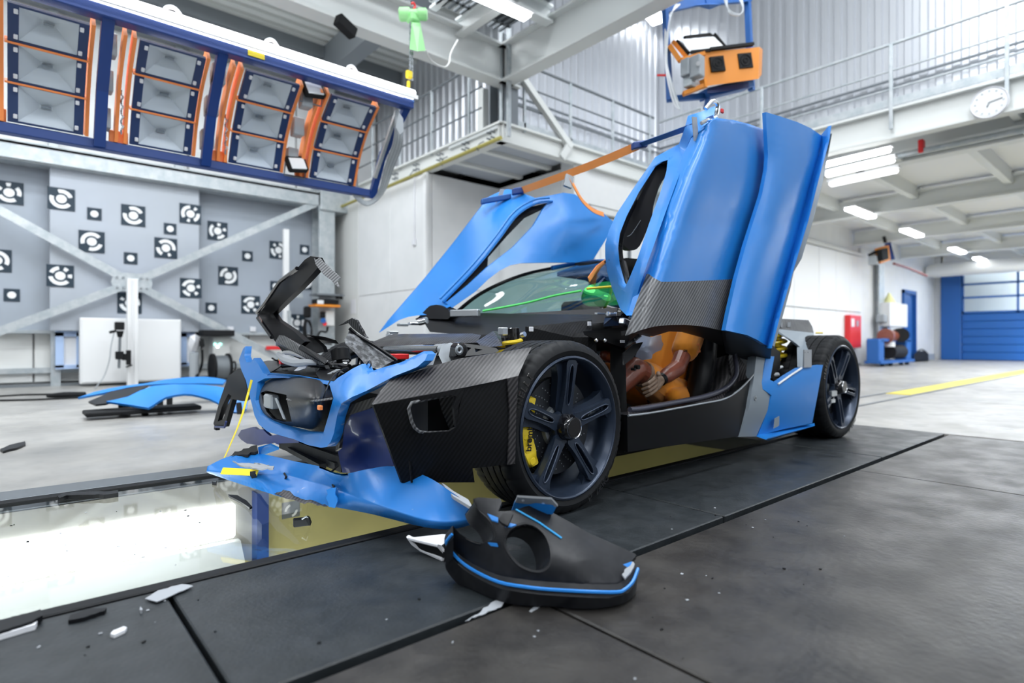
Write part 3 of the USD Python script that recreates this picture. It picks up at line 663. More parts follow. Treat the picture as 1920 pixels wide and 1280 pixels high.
obj('roof', quadgrid([[(3.0, 2.15, 1.18), (3.0, 2.35, 1.215), (3.0, 2.55, 1.22), (3.0, 2.75, 1.215), (3.0, 2.98, 1.18)], [(3.3, 2.15, 1.17), (3.3, 2.35, 1.215), (3.3, 2.55, 1.225), (3.3, 2.75, 1.215), (3.3, 2.98, 1.17)], [(3.8, 2.1, 1.02), (3.8, 2.35, 1.10), (3.8, 2.55, 1.12), (3.8, 2.75, 1.10), (3.8, 3.0, 1.02)], [(4.3, 2.05, .82), (4.3, 2.35, .9), (4.3, 2.55, .92), (4.3, 2.75, .9), (4.3, 3.05, .82)]], .03, (0, 0, -1)), 'black_satin', tub)
# ---------------------------------------------------------------- near sill, door opening, rear quarter
SY = [(1176, 850, 1.60), (1178, 777, 1.58), (1313, 757, 1.57), (1383, 818, 1.60), (1401, 716, 1.60), (1414, 701, 1.63)]
obj('sill', shell([(1176, 778), (1178, 778), (1226, 773), (1313, 757), (1357, 748), (1383, 733), (1401, 716), (1415, 700), (1424, 690), (1420, 715), (1404, 765), (1384, 818), (1177, 847)], SY, .1, res=12), 'black_satin', car)
obj('sill_edge', tube(spline([P(1178, 779, y=1.568), P(1226, 773, y=1.56), P(1313, 757, y=1.56), P(1357, 748, y=1.575), P(1383, 733, y=1.585), P(1401, 716, y=1.59), P(1414, 700, y=1.61)], 6), .005, 8), 'steel', car)
obj('sill_top', shell([(1177, 779), (1178, 779), (1226, 773), (1313, 757), (1357, 748), (1383, 733), (1401, 716), (1413, 700), (1398, 685), (1375, 655), (1366, 668), (1372, 705), (1355, 727), (1310, 741), (1250, 752), (1177, 763)],
    [(1178, 779, 1.585), (1313, 757, 1.575), (1383, 733, 1.60), (1413, 700, 1.625), (1375, 655, 1.74), (1372, 705, 1.70), (1310, 741, 1.70), (1250, 752, 1.70), (1178, 763, 1.70)], .03, back=(.1, .3, -1), res=10), 'carbon', car)
obj('door_seal', tube(spline([P(1181, 768, y=1.63), P(1200, 767, y=1.625), P(1260, 756, y=1.62), P(1320, 744, y=1.62), P(1360, 728, y=1.63), P(1378, 708, y=1.65), P(1381, 690, y=1.67), P(1377, 662, y=1.70), P(1371, 625, y=1.72)], 8), .013, 10), 'seal', car, smooth=60)
obj('cabin_side', shell([(1366, 600), (1398, 640), (1372, 705), (1355, 727), (1325, 738), (1340, 690), (1345, 640), (1350, 600)], [(1366, 600, 1.78), (1398, 640, 1.76), (1372, 705, 1.71), (1325, 738, 1.80), (1350, 600, 1.95), (1340, 690, 1.9)], .03, res=12), 'carbon', car)
obj('side_strip', shell([(1418, 668), (1437, 672), (1428, 716), (1430, 730), (1446, 741), (1441, 765), (1418, 818), (1384, 819), (1404, 765), (1413, 712)],
    [(1418, 668, 1.635), (1437, 672, 1.63), (1421, 725, 1.58), (1446, 741, 1.57), (1418, 818, 1.60), (1384, 818, 1.60), (1404, 765, 1.575)], .05, res=12), 'primer', car, label='bare grey primer strip behind the door opening')
q = P(1416, 746, y=1.572); obj('jack_point', cat(lathe([(.006, -.004), (.014, -.004), (.014, .004), (.006, .004)], 20, 'y', q)), 'steel', car)
QY = [(1436, 668, 1.63), (1428, 722, 1.585), (1459, 719, 1.555), (1503, 690, 1.55), (1543, 684, 1.545), (1523, 792, 1.56), (1421, 815, 1.60), (1475, 770, 1.55)]
quarter = [(1436, 672), (1452, 668), (1444, 712), (1459, 719), (1480, 704), (1503, 690), (1543, 684), (1533, 740), (1523, 793), (1470, 804), (1420, 817), (1440, 768), (1447, 741), (1430, 729), (1428, 716)]
obj('rear_quarter', shell(quarter, QY, .04, res=9), 'blue_satin', car, label='blue rear quarter panel with cut edge ahead of the rear wheel')
obj('cut_edge', tube([P(1459, 720, y=1.552), P(1480, 705, y=1.548), P(1503, 690, y=1.546)], .006, 6), 'white_paint', car)
obj('grey_sticker', prism([(0, 0), (.065, .01), (.07, .065), (.012, .055)], [], plane_T(P(1450, 803, y=1.548), (1, 0, 0), (0, 0, 1)), .003), 'primer', car)
obj('sill_blade', hull([P(1418, 818, y=1.60), P(1421, 812, y=1.62), P(1436, 824, y=1.52), P(1528, 798, y=1.56), P(1527, 793, y=1.6), P(1440, 821, y=1.52), P(1440, 826, y=1.6)]), 'blue_satin', car, label='blue blade along the bottom of the rear quarter')
obj('rear_inner_arch', shell([(1440, 640), (1463, 660), (1463, 690), (1448, 705), (1440, 700)], [(1440, 640, 1.75), (1463, 660, 1.75), (1448, 705, 1.72)], .05), 'black_satin', car)
obj('rear_shelf', shell([(1462, 597), (1516, 600), (1523, 612), (1526, 624), (1460, 618)], [(1462, 598, 1.95), (1520, 600, 1.9), (1526, 624, 1.86), (1460, 618, 1.9)], .05, res=10), 'carbon_grey', car)
obj('rear_cover', shell([(1452, 616), (1526, 624), (1524, 655), (1506, 662), (1505, 688), (1501, 688), (1500, 650), (1488, 640), (1470, 628)], [(1460, 618, 1.89), (1526, 624, 1.84), (1524, 655, 1.72), (1503, 688, 1.62), (1488, 640, 1.76)], .02, res=8), 'primer', car, label='grey primed cover above the rear wheel')
for a, b in ((1463, 1471), (1476, 1493)): obj('label_plate', prism([(0, 0), (.045 if a > 1470 else .03, 0), (.045 if a > 1470 else .03, .035), (0, .035)], [], plane_T(P(a, 613, y=1.90), (1, 0, 0), (0, 0, 1)), .004), 'tape_grey', car)
obj('mount_plate', prism([(0, 0), (.108, 0), (.108, .11), (0, .11)], [smooth_loop([(.01 + i, .09), (.016 + i, .09), (.016 + i, .096), (.01 + i, .096)], 1) for i in (0, .04, .08)], plane_T(P(1506, 689, y=1.545), (1, 0, 0), (0, 0, 1)), .006), 'tape_grey', car, label='grey drilled metal plate above the blue quarter panel')
hx = []
for i in range(70): 
    a = i * .36; hx.append(P(1459, 652, y=1.90) + V(.05 * math.cos(a), .05 * math.sin(a), -.09 + i * .0028))
obj('coil_spring', tube(hx, .0125, 7), 'yellow', car, label='yellow rear coil spring'); q = P(1459, 652, y=1.93); obj('damper', cyl(q + V(0, 0, -.12), q + V(0, 0, .16), .024, 14), 'black_gloss', car)
obj('link_rod', cat(cyl(P(1448, 695, y=1.82), P(1466, 688, y=1.8), .012, 10), cyl(P(1448, 704, y=1.81), P(1458, 702, y=1.8), .016, 12)), 'alu', car)
obj('yellow_tag', tube([P(1529, 624, y=2.0), P(1543, 624, y=1.95)], .008, 6), 'yellow', car)
# ---------------------------------------------------------------- near door, raised
nd_ = part('door', label='near-side blue door swung up, with carbon lower panel')
from scipy.interpolate import PchipInterpolator
_l = np.array([(1320, 200), (1306, 250), (1274, 326), (1249, 394), (1215, 489), (1198, 540), (1180, 600), (1172, 640)], float); _r = np.array([(1436, 200), (1437, 244), (1440, 292), (1430, 363), (1399, 461), (1381, 523), (1362, 600), (1350, 640)], float)
_p = PchipInterpolator([-.4, 0, .10, .22, .34, .5, .72, .90, 1.0, 1.2], [1.80, 1.675, 1.615, 1.583, 1.588, 1.602, 1.622, 1.655, 1.672, 1.67])
def MD(px, py, d=0.0):
    a, b = PchipInterpolator(_l[:, 1], _l[:, 0])(py), PchipInterpolator(_r[:, 1], _r[:, 0])(py)
    return _p(np.clip((px - a) / (b - a), -.4, 1.2)) - .045 * np.clip((py - 420) / 180, 0, 1.2) + d
obj('outer_panel', shell([(1344, 221), (1375, 225), (1403, 232), (1436, 244), (1443, 292), (1432, 363), (1402, 461), (1383, 524), (1376, 560), (1300, 560), (1195, 600), (1185, 590), (1198, 540), (1215, 489), (1249, 394), (1274, 326), (1290, 285), (1306, 250), (1325, 235)], MD, .022, res=9), 'blue_satin', nd_, smooth=50)
_l2 = np.array([(1436, 200), (1438, 250), (1440, 292), (1429, 363), (1398, 461), (1381, 523), (1368, 580), (1355, 640), (1350, 660)], float); _r2 = np.array([(1545, 200), (1543, 256), (1524, 337), (1505, 405), (1488, 470), (1469, 540), (1454, 595), (1441, 650), (1438, 662)], float)
_p2 = PchipInterpolator([-.2, 0, .15, .45, .75, .92, 1, 1.2], [1.60, 1.585, 1.566, 1.552, 1.56, 1.585, 1.605, 1.61])
def RD(px, py):
    a, b = PchipInterpolator(_l2[:, 1], _l2[:, 0])(py), PchipInterpolator(_r2[:, 1], _r2[:, 0])(py)
    return _p2(np.clip((px - a) / (b - a), -.2, 1.2)) - .045 * np.clip((py - 420) / 180, 0, 1.3)
obj('lower_panel', shell([(1436, 210), (1466, 219), (1496, 229), (1520, 240), (1543, 256), (1541, 264), (1524, 337), (1505, 405), (1488, 470), (1469, 540), (1454, 595), (1441, 650), (1420, 637), (1401, 628), (1360, 619), (1368, 580), (1381, 523), (1398, 461), (1429, 363), (1438, 318), (1440, 292), (1438, 250)], RD, .022, res=9), 'blue_satin', nd_, smooth=50)
_e2 = np.array([(1562, 215), (1559, 235), (1555, 264), (1535, 337), (1516, 413), (1498, 472), (1478, 540), (1462, 595), (1447, 653), (1444, 664)], float)
def FD(px, py):
    a, b = PchipInterpolator(_r2[:, 1], _r2[:, 0])(py), PchipInterpolator(_e2[:, 1], _e2[:, 0])(py)
    return RD(a, py) + .002 - .085 * np.clip((px - a) / (b - a), -.25, 1.2)
obj('door_flare', shell([(1541, 257), (1559, 235), (1555, 264), (1535, 337), (1516, 413), (1498, 472), (1478, 540), (1462, 595), (1447, 653), (1440, 651), (1452, 595), (1467, 540), (1486, 470), (1503, 405), (1522, 337), (1539, 264)], FD, .02, res=6), 'blue_satin', nd_, smooth=50)
obj('door_inner', shell([(1543, 262), (1560, 250), (1543, 340), (1524, 415), (1503, 485), (1488, 510), (1482, 540), (1452, 650), (1440, 640), (1300, 600), (1215, 560), (1285, 350), (1340, 240), (1430, 255)], [(1543, 262, 1.68), (1560, 250, 1.58), (1524, 415, 1.575), (1503, 485, 1.57), (1450, 640, 1.57), (1470, 500, 1.64), (1300, 600, 1.68), (1215, 560, 1.70), (1340, 240, 1.74), (1430, 255, 1.74)], .05, res=14), 'primer', nd_, label='grey inner shell of the raised door')
DM = lambda px, py: MD(px, py, -.014)
obj('carbon_panel', shell([(1216, 513), (1226, 521), (1240, 528), (1275, 527.5), (1313, 526), (1381, 523), (1368, 575), (1356, 620), (1320, 612), (1284, 608.5), (1255, 609), (1226, 612), (1200, 619), (1176, 629), (1196, 570)], DM, .012, res=9), 'carbon_grey', nd_, smooth=50, label='woven carbon panel at the foot of the door')
q = P(1220, 594, y=1.537); obj('panel_eyelet', lathe([(.009, -.006), (.016, -.006), (.017, .004), (.009, .004)], 24, 'y', q), 'white_paint', nd_)
obj('door_end', shell([(1186, 625), (1200, 619), (1226, 612), (1255, 609), (1284, 608.5), (1320, 612), (1356, 620), (1356, 647), (1320, 632), (1284, 622), (1255, 621), (1226, 630), (1205, 625)], [(1200, 619, 1.60), (1284, 608, 1.60), (1356, 620, 1.61), (1356, 647, 1.72), (1284, 622, 1.72), (1226, 630, 1.72)], .02, res=9), 'door_edge', nd_)
obj('door_end', shell([(1360, 620), (1401, 628), (1420, 637), (1441, 650), (1447, 653), (1443, 685), (1400, 673), (1367, 662)], [(1360, 620, 1.56), (1401, 628, 1.54), (1447, 653, 1.53), (1443, 685, 1.68), (1400, 673, 1.70), (1367, 662, 1.70)], .02, res=9), 'door_edge', nd_)
obj('window_frame', shell([(1299, 214), (1325, 206), (1348, 196), (1351, 199), (1345, 221), (1325, 236), (1306, 253), (1290, 287), (1274, 327), (1249, 395), (1215, 490), (1198, 541), (1185, 591), (1172, 579), (1156, 540), (1147, 510), (1143, 480), (1143, 456), (1150, 430), (1164, 399), (1201, 343), (1237, 292), (1262, 278), (1282, 267), (1292, 240)],
    [(1299, 214, 1.76), (1348, 197, 1.70), (1306, 253, 1.665), (1249, 395, 1.66), (1198, 541, 1.625), (1185, 591, 1.61), (1143, 456, 1.99), (1201, 343, 1.99), (1282, 267, 1.84), (1172, 579, 1.80), (1260, 297, 1.80)], .03,
    holes=[[(1261, 297), (1245, 302), (1229, 312), (1198, 360), (1175, 405), (1162, 438), (1159, 465), (1162, 495), (1172, 530), (1180, 540), (1189, 522), (1205, 484), (1226, 419), (1249, 354), (1259, 318)]], res=8), 'blue_satin', nd_, smooth=50)
obj('window_seal', tube(spline([P(a, b, y=c) for a, b, c in ((1258, 300, 1.82), (1230, 315, 1.95), (1200, 362, 2.02), (1177, 407, 2.02), (1166, 440, 2.01), (1163, 466, 2.0), (1166, 495, 1.96), (1175, 528, 1.88), (1184, 560, 1.80))], 6), .014, 8), 'black_satin', nd_)
obj('door_trim', shell([(1257, 300), (1240, 303), (1229, 314), (1175, 412), (1168, 436), (1167, 456), (1178, 468), (1192, 469), (1202, 458), (1222, 410), (1226, 380), (1238, 345), (1258, 318)], [(1257, 300, 1.86), (1175, 412, 2.06), (1178, 468, 2.06), (1222, 410, 1.95)], .04, res=10, smooth=1), 'upholstery', nd_, label='dark padded inner trim seen through the window opening')
obj('trim_seam', tube(spline([P(a, b, y=2.0) for a, b in ((1214, 372), (1208, 400), (1186, 436), (1176, 443))], 6), .002, 6), 'steel', nd_)
obj('side_window', shell([(1258, 318), (1238, 345), (1226, 382), (1224, 408), (1205, 460), (1204, 484), (1226, 419), (1249, 354)], [(1258, 318, 1.80), (1226, 382, 1.86), (1204, 484, 1.8)], .005), 'window_glass', nd_)
for a, b in (((1146, 452), (1166, 460)), ((1143, 486), (1164, 490)), ((1156, 528), (1178, 522))):
    obj('tape_wrap', bar(P(*a, y=1.975), P(*b, y=1.965), .012, .012), 'black_matte', nd_)
obj('tape_strip', prism([(-.02, -.06), (.025, -.06), (.03, .06), (-.015, .06)], [], plane_T(P(1302, 242, y=1.655), unit((1, 0, .2)), unit((-.2, 0, 1))), .004), 'tape_grey', nd_)
# ---------------------------------------------------------------- far door, raised
fd = part('door', label='far-side blue door swung up on the other side of the car')
FY = [(712, 623, 3.45), (799, 520, 3.52), (905, 385, 3.52), (951, 354, 3.46), (748, 599, 3.36), (834, 561, 3.20), (929, 455, 3.14), (997, 385, 3.10), (860, 500, 3.34), (940, 400, 3.28), (790, 575, 3.34)]
obj('outer_panel', shell([(712, 623), (728, 601), (748, 578), (799, 519), (853, 452), (905, 384), (912, 371), (930, 362), (951, 354), (968, 357), (985, 364), (1002, 370), (998, 383), (964, 406), (929, 455), (886, 507), (834, 561), (846, 574), (800, 590), (783, 591), (765, 594), (748, 600)], FY, .03, back=(.3, 1, 0), res=9), 'blue_satin', fd, smooth=50)
FR = [(1037, 371, 3.05), (1056, 361, 3.0), (1102, 382, 2.92), (1153, 419, 2.84), (1113, 485, 2.84), (1081, 492, 2.88), (978, 493, 3.0), (937, 507, 3.03), (848, 575, 3.12), (1000, 430, 3.05), (1060, 420, 2.93), (960, 465, 3.08)]
obj('roof_half', shell([(998, 383), (1002, 371), (1020, 368), (1037, 365), (1056, 361), (1078, 364), (1094, 376), (1110, 388), (1132, 400), (1154, 419), (1134, 452), (1113, 486), (1081, 492), (1030, 492), (978, 493), (957, 497), (937, 507), (915, 524), (891, 547), (848, 577), (836, 568), (880, 532), (914, 500), (962, 463), (1000, 423), (1018, 392), (1028, 380)], FR, .025, back=(.3, 1, 0), res=9), 'blue_satin', fd, smooth=50)
obj('window_trim', shell([(1028, 380), (1018, 392), (983, 409), (951, 442), (915, 483), (914, 500), (895, 520), (848, 574), (834, 561), (886, 507), (929, 455), (964, 406), (997, 387)], [(1028, 380, 3.10), (951, 442, 3.16), (914, 500, 3.18), (848, 574, 3.2), (929, 455, 3.2)], .03, res=10), 'black_matte', fd)
obj('side_window', shell([(1018, 392), (1000, 423), (962, 463), (914, 500), (915, 483), (951, 442), (983, 409)], [(1018, 392, 3.1), (914, 500, 3.15), (951, 442, 3.14)], .005), 'window_glass', fd)
for off_ in (0, 6):
    obj('frame_ridge', tube(spline([P(a + off_, b + off_, y=c - .02) for a, b, c in ((825, 560, 3.2), (886, 496, 3.16), (929, 443, 3.14), (964, 397, 3.12), (1000, 375, 3.1), (1030, 371, 3.06))], 6), .008, 7), 'blue_satin', fd)
obj('tape_strip', prism([(-.02, -.08), (.02, -.08), (.03, .08), (-.01, .08)], [], plane_T(P(935, 372, y=3.42), unit((1, 0, .1)), unit((.35, 0, 1))), .004), 'tape_grey', fd)
# ---------------------------------------------------------------- windscreen and cowl
rows = [[P(a, b, y=c) for a, b, c in r] for r in (
    ((848, 592, 3.22), (930, 592, 2.95), (1010, 592, 2.6), (1090, 592, 2.25), (1172, 592, 1.90)),
    ((905, 548, 3.12), (985, 545, 2.9), (1055, 545, 2.6), (1115, 545, 2.3), (1172, 548, 1.98)),
    ((985, 514, 3.05), (1030, 512, 2.86), (1080, 510, 2.62), (1130, 510, 2.36), (1172, 515, 2.1)),
    ((1075, 496, 2.95), (1098, 493, 2.8), (1122, 491, 2.6), (1146, 491, 2.4), (1168, 494, 2.25)))]
rows = [spline(r, 6) for r in rows]; rows = np.array(rows).transpose(1, 0, 2); G = np.array([spline(r, 6) for r in rows]).transpose(1, 0, 2)
obj('windscreen', quadgrid(G, .006, (.6, 0, -.7)), 'windscreen', car, smooth=60)
obj('screen_edge', tube(spline(G[:, 0], 2), .012, 8), 'black_satin', car); obj('screen_edge', tube(spline(G[0], 2), .014, 8), 'black_satin', car); obj('screen_edge', tube(spline(G[-1], 2), .010, 8), 'black_satin', car)
obj('pillar', tube(spline(G[:, -1], 2), .022, 8), 'black_satin', car)
obj('roof_edge', tube(spline([P(1035, 502, y=2.97), P(1075, 495, y=2.94), P(1110, 490.5, y=2.9), P(1150, 488.5, y=2.85), P(1185, 488, y=2.8)], 5), .016, 8), 'blue_satin', car)
obj('cowl', shell([(778, 598), (800, 586), (842, 588), (907, 587), (978, 589), (1060, 590), (1140, 591), (1178, 594), (1176, 606), (1136, 604), (1050, 612), (951, 627), (870, 628), (806, 622), (796, 606)], [(778, 598, 3.3), (842, 588, 3.15), (978, 589, 2.7), (1140, 591, 2.0), (1178, 600, 1.88), (1050, 612, 2.15), (951, 627, 2.5), (806, 622, 3.05), (870, 628, 2.8)], .03, back=(1, 0, .1), res=10), 'black_satin', car, smooth=50)
obj('cowl_pod', shell([(782, 597), (800, 578), (806, 573), (818, 571), (828, 573), (840, 579), (846, 592), (840, 598)], [(782, 597, 3.3), (806, 573, 3.25), (840, 579, 3.1), (840, 598, 3.05)], .08, back=(1, .2, 0), res=9), 'black_satin', car)
obj('logger_box', cat(rbox(P(872, 587, y=2.95), (.02, .10, .022), [unit((.9, .4, 0)), unit((-.4, .9, 0)), (0, 0, 1)], .005)), 'alu', car, label='silver instrument box taped on the cowl')
obj('dashboard', hull([(2.35, 1.95, .72), (2.35, 3.15, .72), (2.45, 1.98, .86), (2.45, 3.12, .86), (2.75, 1.98, .80), (2.75, 3.12, .80), (2.75, 2.0, .62), (2.75, 3.1, .62)]), 'upholstery', car)
# ---------------------------------------------------------------- front bumper ring, bulge, carbon panels
RX = [(460, 649, 1.0), (448, 674, .98), (461, 713, .93), (483, 790, .90), (551, 822, .86), (616, 836, .88), (632, 779, .90), (642, 752, .90), (686, 733, .97), (739, 705, 1.04), (780, 689, 1.09), (800, 660, 1.14), (622, 717, .95), (566, 809, .90), (502, 702, .96), (740, 680, 1.08)]
ring_out = [(460, 649), (456, 653), (448, 674), (452, 692), (461, 713), (466, 735), (472, 757), (477, 778), (485, 795), (502, 809), (525, 816), (551, 823), (577, 834), (601, 839), (612, 838), (620, 828), (626, 812), (632, 779), (640, 756), (660, 744), (686, 733), (739, 705), (770, 693), (782, 688), (796, 676), (802, 664), (795, 658), (775, 668), (752, 679), (720, 688), (691, 697), (684, 694), (679, 682), (662, 690), (645, 701), (632, 709), (625, 716), (590, 711), (550, 704), (515, 701), (500, 704), (494, 700), (485, 684), (476, 671), (470, 679), (462, 679), (458, 668)]
ring_in = [(483, 716), (497, 709), (533, 708), (580, 713), (618, 722), (625, 746), (616, 779), (606, 812), (566, 809), (530, 800), (506, 788), (489, 776), (479, 750)]
obj('front_bumper', shell(ring_out, RX, .035, holes=[ring_in], back=(1, 0, 0), res=8, ax='x'), 'blue_scuffed', car, smooth=50, label='broken blue front bumper frame around the dark nose')
BX = [(476, 741, .98), (533, 705, 1.0), (618, 720, 1.0), (618, 779, .96), (566, 812, .95), (489, 780, .95), (550, 740, .83), (590, 745, .84), (512, 742, .86), (550, 775, .87), (590, 780, .88)]
obj('nose_bulge', shell([(476, 741), (482, 720), (494, 707), (533, 705), (580, 710), (620, 720), (627, 746), (618, 780), (608, 814), (566, 812), (516, 799), (489, 783), (480, 762)], BX, .015, holes=[[(489, 736), (499, 732), (537, 740), (538, 752), (547, 790), (530, 790), (512, 785), (500, 772), (493, 755)]], back=(1, 0, 0), res=7, ax='x'), 'carbon_scuffed', car, smooth=60)
obj('bulge_crease', tube(spline([P(a, b, x=.832) for a, b in ((538, 748), (560, 752), (590, 751), (622, 747))], 5), .004, 6), 'carbon_grey', car)
obj('nose_recess', box(1.02, 1.06, 2.27, 3.22, .22, .53), 'black_matte', car)
obj('sensor_flap', rbox(P(526, 766, x=.895), (.004, .014, .05), [unit((1, 0, .1)), (0, 1, 0), unit((-.3, .3, 1))], .003), 'lamp_grey', car)
obj('nose_sensor', rbox(P(509, 752, x=.92), (.02, .055, .032), None, .008), 'lamp_grey', car, label='grey sensor block hanging in the torn nose opening')
obj('nose_strip', shell([(500, 703), (506, 699), (560, 704), (624, 716), (622, 721), (580, 712), (533, 706)], [(500, 703, .97), (560, 704, .95), (624, 716, .97)], .01, back=(1, 0, 0), ax='x'), 'blue_satin', car)
SP = [(700, 759, 1.80), (735, 711, 1.86), (865, 672, 1.74), (997, 652, 1.60), (971, 704, 1.545), (870, 726, 1.62)]
obj('side_facet', shell([(700, 758), (716, 733), (735, 711), (800, 690), (865, 672), (930, 662), (997, 651), (984, 676), (972, 704), (930, 714), (872, 726), (790, 741)], SP, .012, res=11), 'carbon', car, label='carbon weave upper facet of the near front corner')
LP = [(700, 759, 1.80), (754, 904, 1.80), (896, 904, 1.62), (967, 868, 1.545), (971, 704, 1.545), (873, 726, 1.62), (790, 812, 1.70)]
obj('side_panel', shell([(700, 759), (790, 742), (872, 727), (868, 740), (860, 760), (859, 788), (866, 820), (880, 855), (886, 877), (890, 904), (754, 905)], LP, .012, holes=[smooth_loop([(764, 757), (800, 748), (858, 738), (850, 760), (852, 775), (856, 808), (790, 812), (774, 799)], 1)], res=11), 'carbon_dark', car)
obj('side_panel', shell([(873, 727), (972, 705), (968, 772), (966, 869), (884, 878), (880, 855), (866, 820), (859, 787), (862, 760), (868, 740)], LP, .012, res=11), 'carbon_dark', car)
obj('panel_edge', shell([(952, 710), (972, 705), (968, 772), (966, 869), (953, 871), (956, 772)], [(952, 710, 1.548), (972, 705, 1.538), (966, 869, 1.538), (953, 871, 1.545)], .006, res=11), 'carbon', car)
obj('opening_rim', tube([P(a, b, y=1.70) for a, b in smooth_loop([(764, 757), (800, 748), (858, 738), (850, 760), (852, 775), (856, 808), (790, 812), (774, 799)], 1)], .006, 6, closed=True), 'carbon_grey', car)
obj('panel_fold', tube([P(752, 748, y=1.762), P(762, 800, y=1.752), P(772, 904, y=1.762)], .004, 6), 'carbon_dark', car)
obj('panel_foot', box(*[v for k in range(3) for v in (P(781, 907, y=1.76)[k] - (.008, .008, .02)[k], P(781, 907, y=1.76)[k] + (.008, .008, .01)[k])]), 'black_matte', car)
obj('inner_duct', cat(hull([(1.15, 1.80, .34), (1.3, 1.80, .3), (1.15, 1.80, .50), (1.3, 1.80, .55), (1.15, 2.05, .34), (1.3, 2.05, .3), (1.15, 2.05, .50), (1.3, 2.05, .55)])), 'black_satin', car)
obj('duct_bracket', shell([(800, 745), (830, 742), (866, 738), (872, 748), (858, 765), (850, 800), (846, 806), (828, 770), (806, 757)], [(800, 745, 1.83), (866, 738, 1.74), (850, 800, 1.78)], .03), 'carbon_grey', car)
obj('duct_bolt', cyl(P(868, 742, y=1.74), P(868, 742, y=1.70), .012, 12), 'alu', car)
obj('inner_fender', shell([(632, 783), (645, 764), (690, 757), (701, 762), (722, 820), (738, 873), (700, 886), (642, 886), (634, 850), (631, 810)], [(632, 783, .95), (645, 764, .97), (701, 762, 1.03), (738, 873, 1.08), (642, 884, .98), (680, 820, 1.06)], .02, back=(1, 0, 0), res=10, ax='x'), 'blue_dark', car, smooth=50)
obj('arch_liner', shell([(628, 790), (640, 764), (700, 745), (706, 757), (690, 766), (652, 778), (640, 800), (636, 840), (629, 846)], [(628, 790, .92), (640, 764, .93), (706, 757, 1.0), (652, 778, .95), (629, 846, .93)], .012, back=(1, 0, 0), res=9, ax='x'), 'carbon', car)
# splitter
ST = [((389, 874, .170), (388, 881, .155), (391, 887, .140)), ((424, 857, .200), (432, 884, .165), (432, 901, .128)), ((455, 852, .205), (456, 886, .168), (456, 909, .120)), ((487, 850, .210), (481, 888, .166), (481, 917, .116)), ((555, 865, .210), (533, 889, .160), (530, 932, .100)), ((599, 874, .215), (580, 900, .155), (572, 940, .098)), ((640, 888, .205), (627, 913, .145), (616, 948, .092)),
      ((690, 879, .220), (690, 937, .130), (690, 962, .090)), ((739, 874, .225), (730, 951, .122), (730, 972, .084)), ((800, 893, .215), (796, 972, .108), (796, 988, .076)), ((845, 921, .190), (846, 976, .105), (846, 992, .074)), ((888, 951, .160), (888, 970, .118), (888, 982, .090))]
rows = []
for a, b, c in ST:
    A, B, C = P(a[0], a[1], z=a[2]), P(b[0], b[1], z=b[2]), P(c[0], c[1], z=c[2])
    iw = unit(V(.75, .45, 0)) * .05
    mid = (A + B) / 2 + V(0, 0, -.008)
    rows.append([A, mid, B, B + V(0, 0, -.006) - iw * .05, C, C + iw, B + iw * .8 + V(0, 0, -.012), mid + V(0, 0, -.014) + iw * .15, A + V(0, 0, -.012)])
rows = np.array([spline(np.array(rows)[:, k], 4) for k in range(9)]).transpose(1, 0, 2)
sp = part('front_splitter', label='scratched blue front splitter torn loose and resting near the glass')
obj('blade', ringloft(rows), 'blue_scuffed', sp, smooth=45)
obj('torn_weave', shell(ragged([(462, 905), (500, 912), (531, 913), (560, 932), (590, 940), (612, 950), (560, 941), (500, 922)], 3, 8, 4), [(462, 905, .125, 'z'), (531, 915, .122, 'z'), (612, 948, .095, 'z')], .01, back=(.7, .5, 0), res=7), 'carbon', sp)
def onsp(px, py, z): return P(px, py, z=z)
obj('yellow_tape', prism([(0, 0), (.165, 0), (.165, .026), (0, .026)], [], plane_T(onsp(415, 889, .158), unit(onsp(475, 889, .165) - onsp(415, 886, .162)), unit(np.cross(unit(V(-.6, -.5, .5)), unit(onsp(475, 889, .165) - onsp(415, 886, .162))))), .006), 'tape_yellow', sp, label='strip of yellow tape on the splitter lip')
obj('black_band', tube([onsp(474, 884, .185), onsp(474, 889, .172), onsp(478, 896, .15)], .006, 6, sq=(.02, .004)), 'black_matte', sp)
obj('white_chips', cat(*[shell(ragged(o, 1.5, 5, k), [(450, 868, .198, 'z'), (515, 878, .198, 'z'), (480, 862, .208, 'z')], .006, back=(0, 0, -1)) for k, o in enumerate(([(436, 863), (448, 868), (470, 868), (514, 873), (512, 878), (480, 877), (452, 872)], [(476, 867), (505, 871), (500, 873)]))]), 'tape_grey', sp, label='flaked pale paint on the splitter')
obj('crack', cat(*[tube([onsp(a, b, z) for a, b, z in r], .004, 5) for r in (((533, 887, .164), (537, 893, .158), (534, 900, .14)), ((615, 893, .17), (626, 912, .15), (622, 925, .13), (628, 945, .095)), ((604, 893, .178), (622, 884, .19), (634, 873, .21)))]), 'joint', sp)
obj('torn_flap', shell(ragged([(612, 918), (630, 914), (632, 935), (628, 952), (616, 950)], 3, 7, 9), [(612, 918, .14, 'z'), (632, 930, .13, 'z'), (620, 952, .09, 'z')], .008, back=(.6, .6, 0)), 'blue_satin', sp)
obj('end_bracket', shell([(828, 905), (836, 915), (850, 930), (880, 948), (887, 951), (878, 936), (850, 920), (834, 908)], [(828, 905, .2, 'z'), (850, 930, .18, 'z'), (887, 951, .165, 'z')], .01, back=(0, 0, -1)), 'tape_grey', sp)
obj('splitter_stay', cat(bar(P(545, 842, x=1.0), P(605, 874, x=.98), .03, .02), bar(P(560, 838, x=1.05), P(632, 872, x=1.0), .02, .02), box(1.0, 1.5, 2.2, 2.9, .16, .22)), 'black_matte', sp)
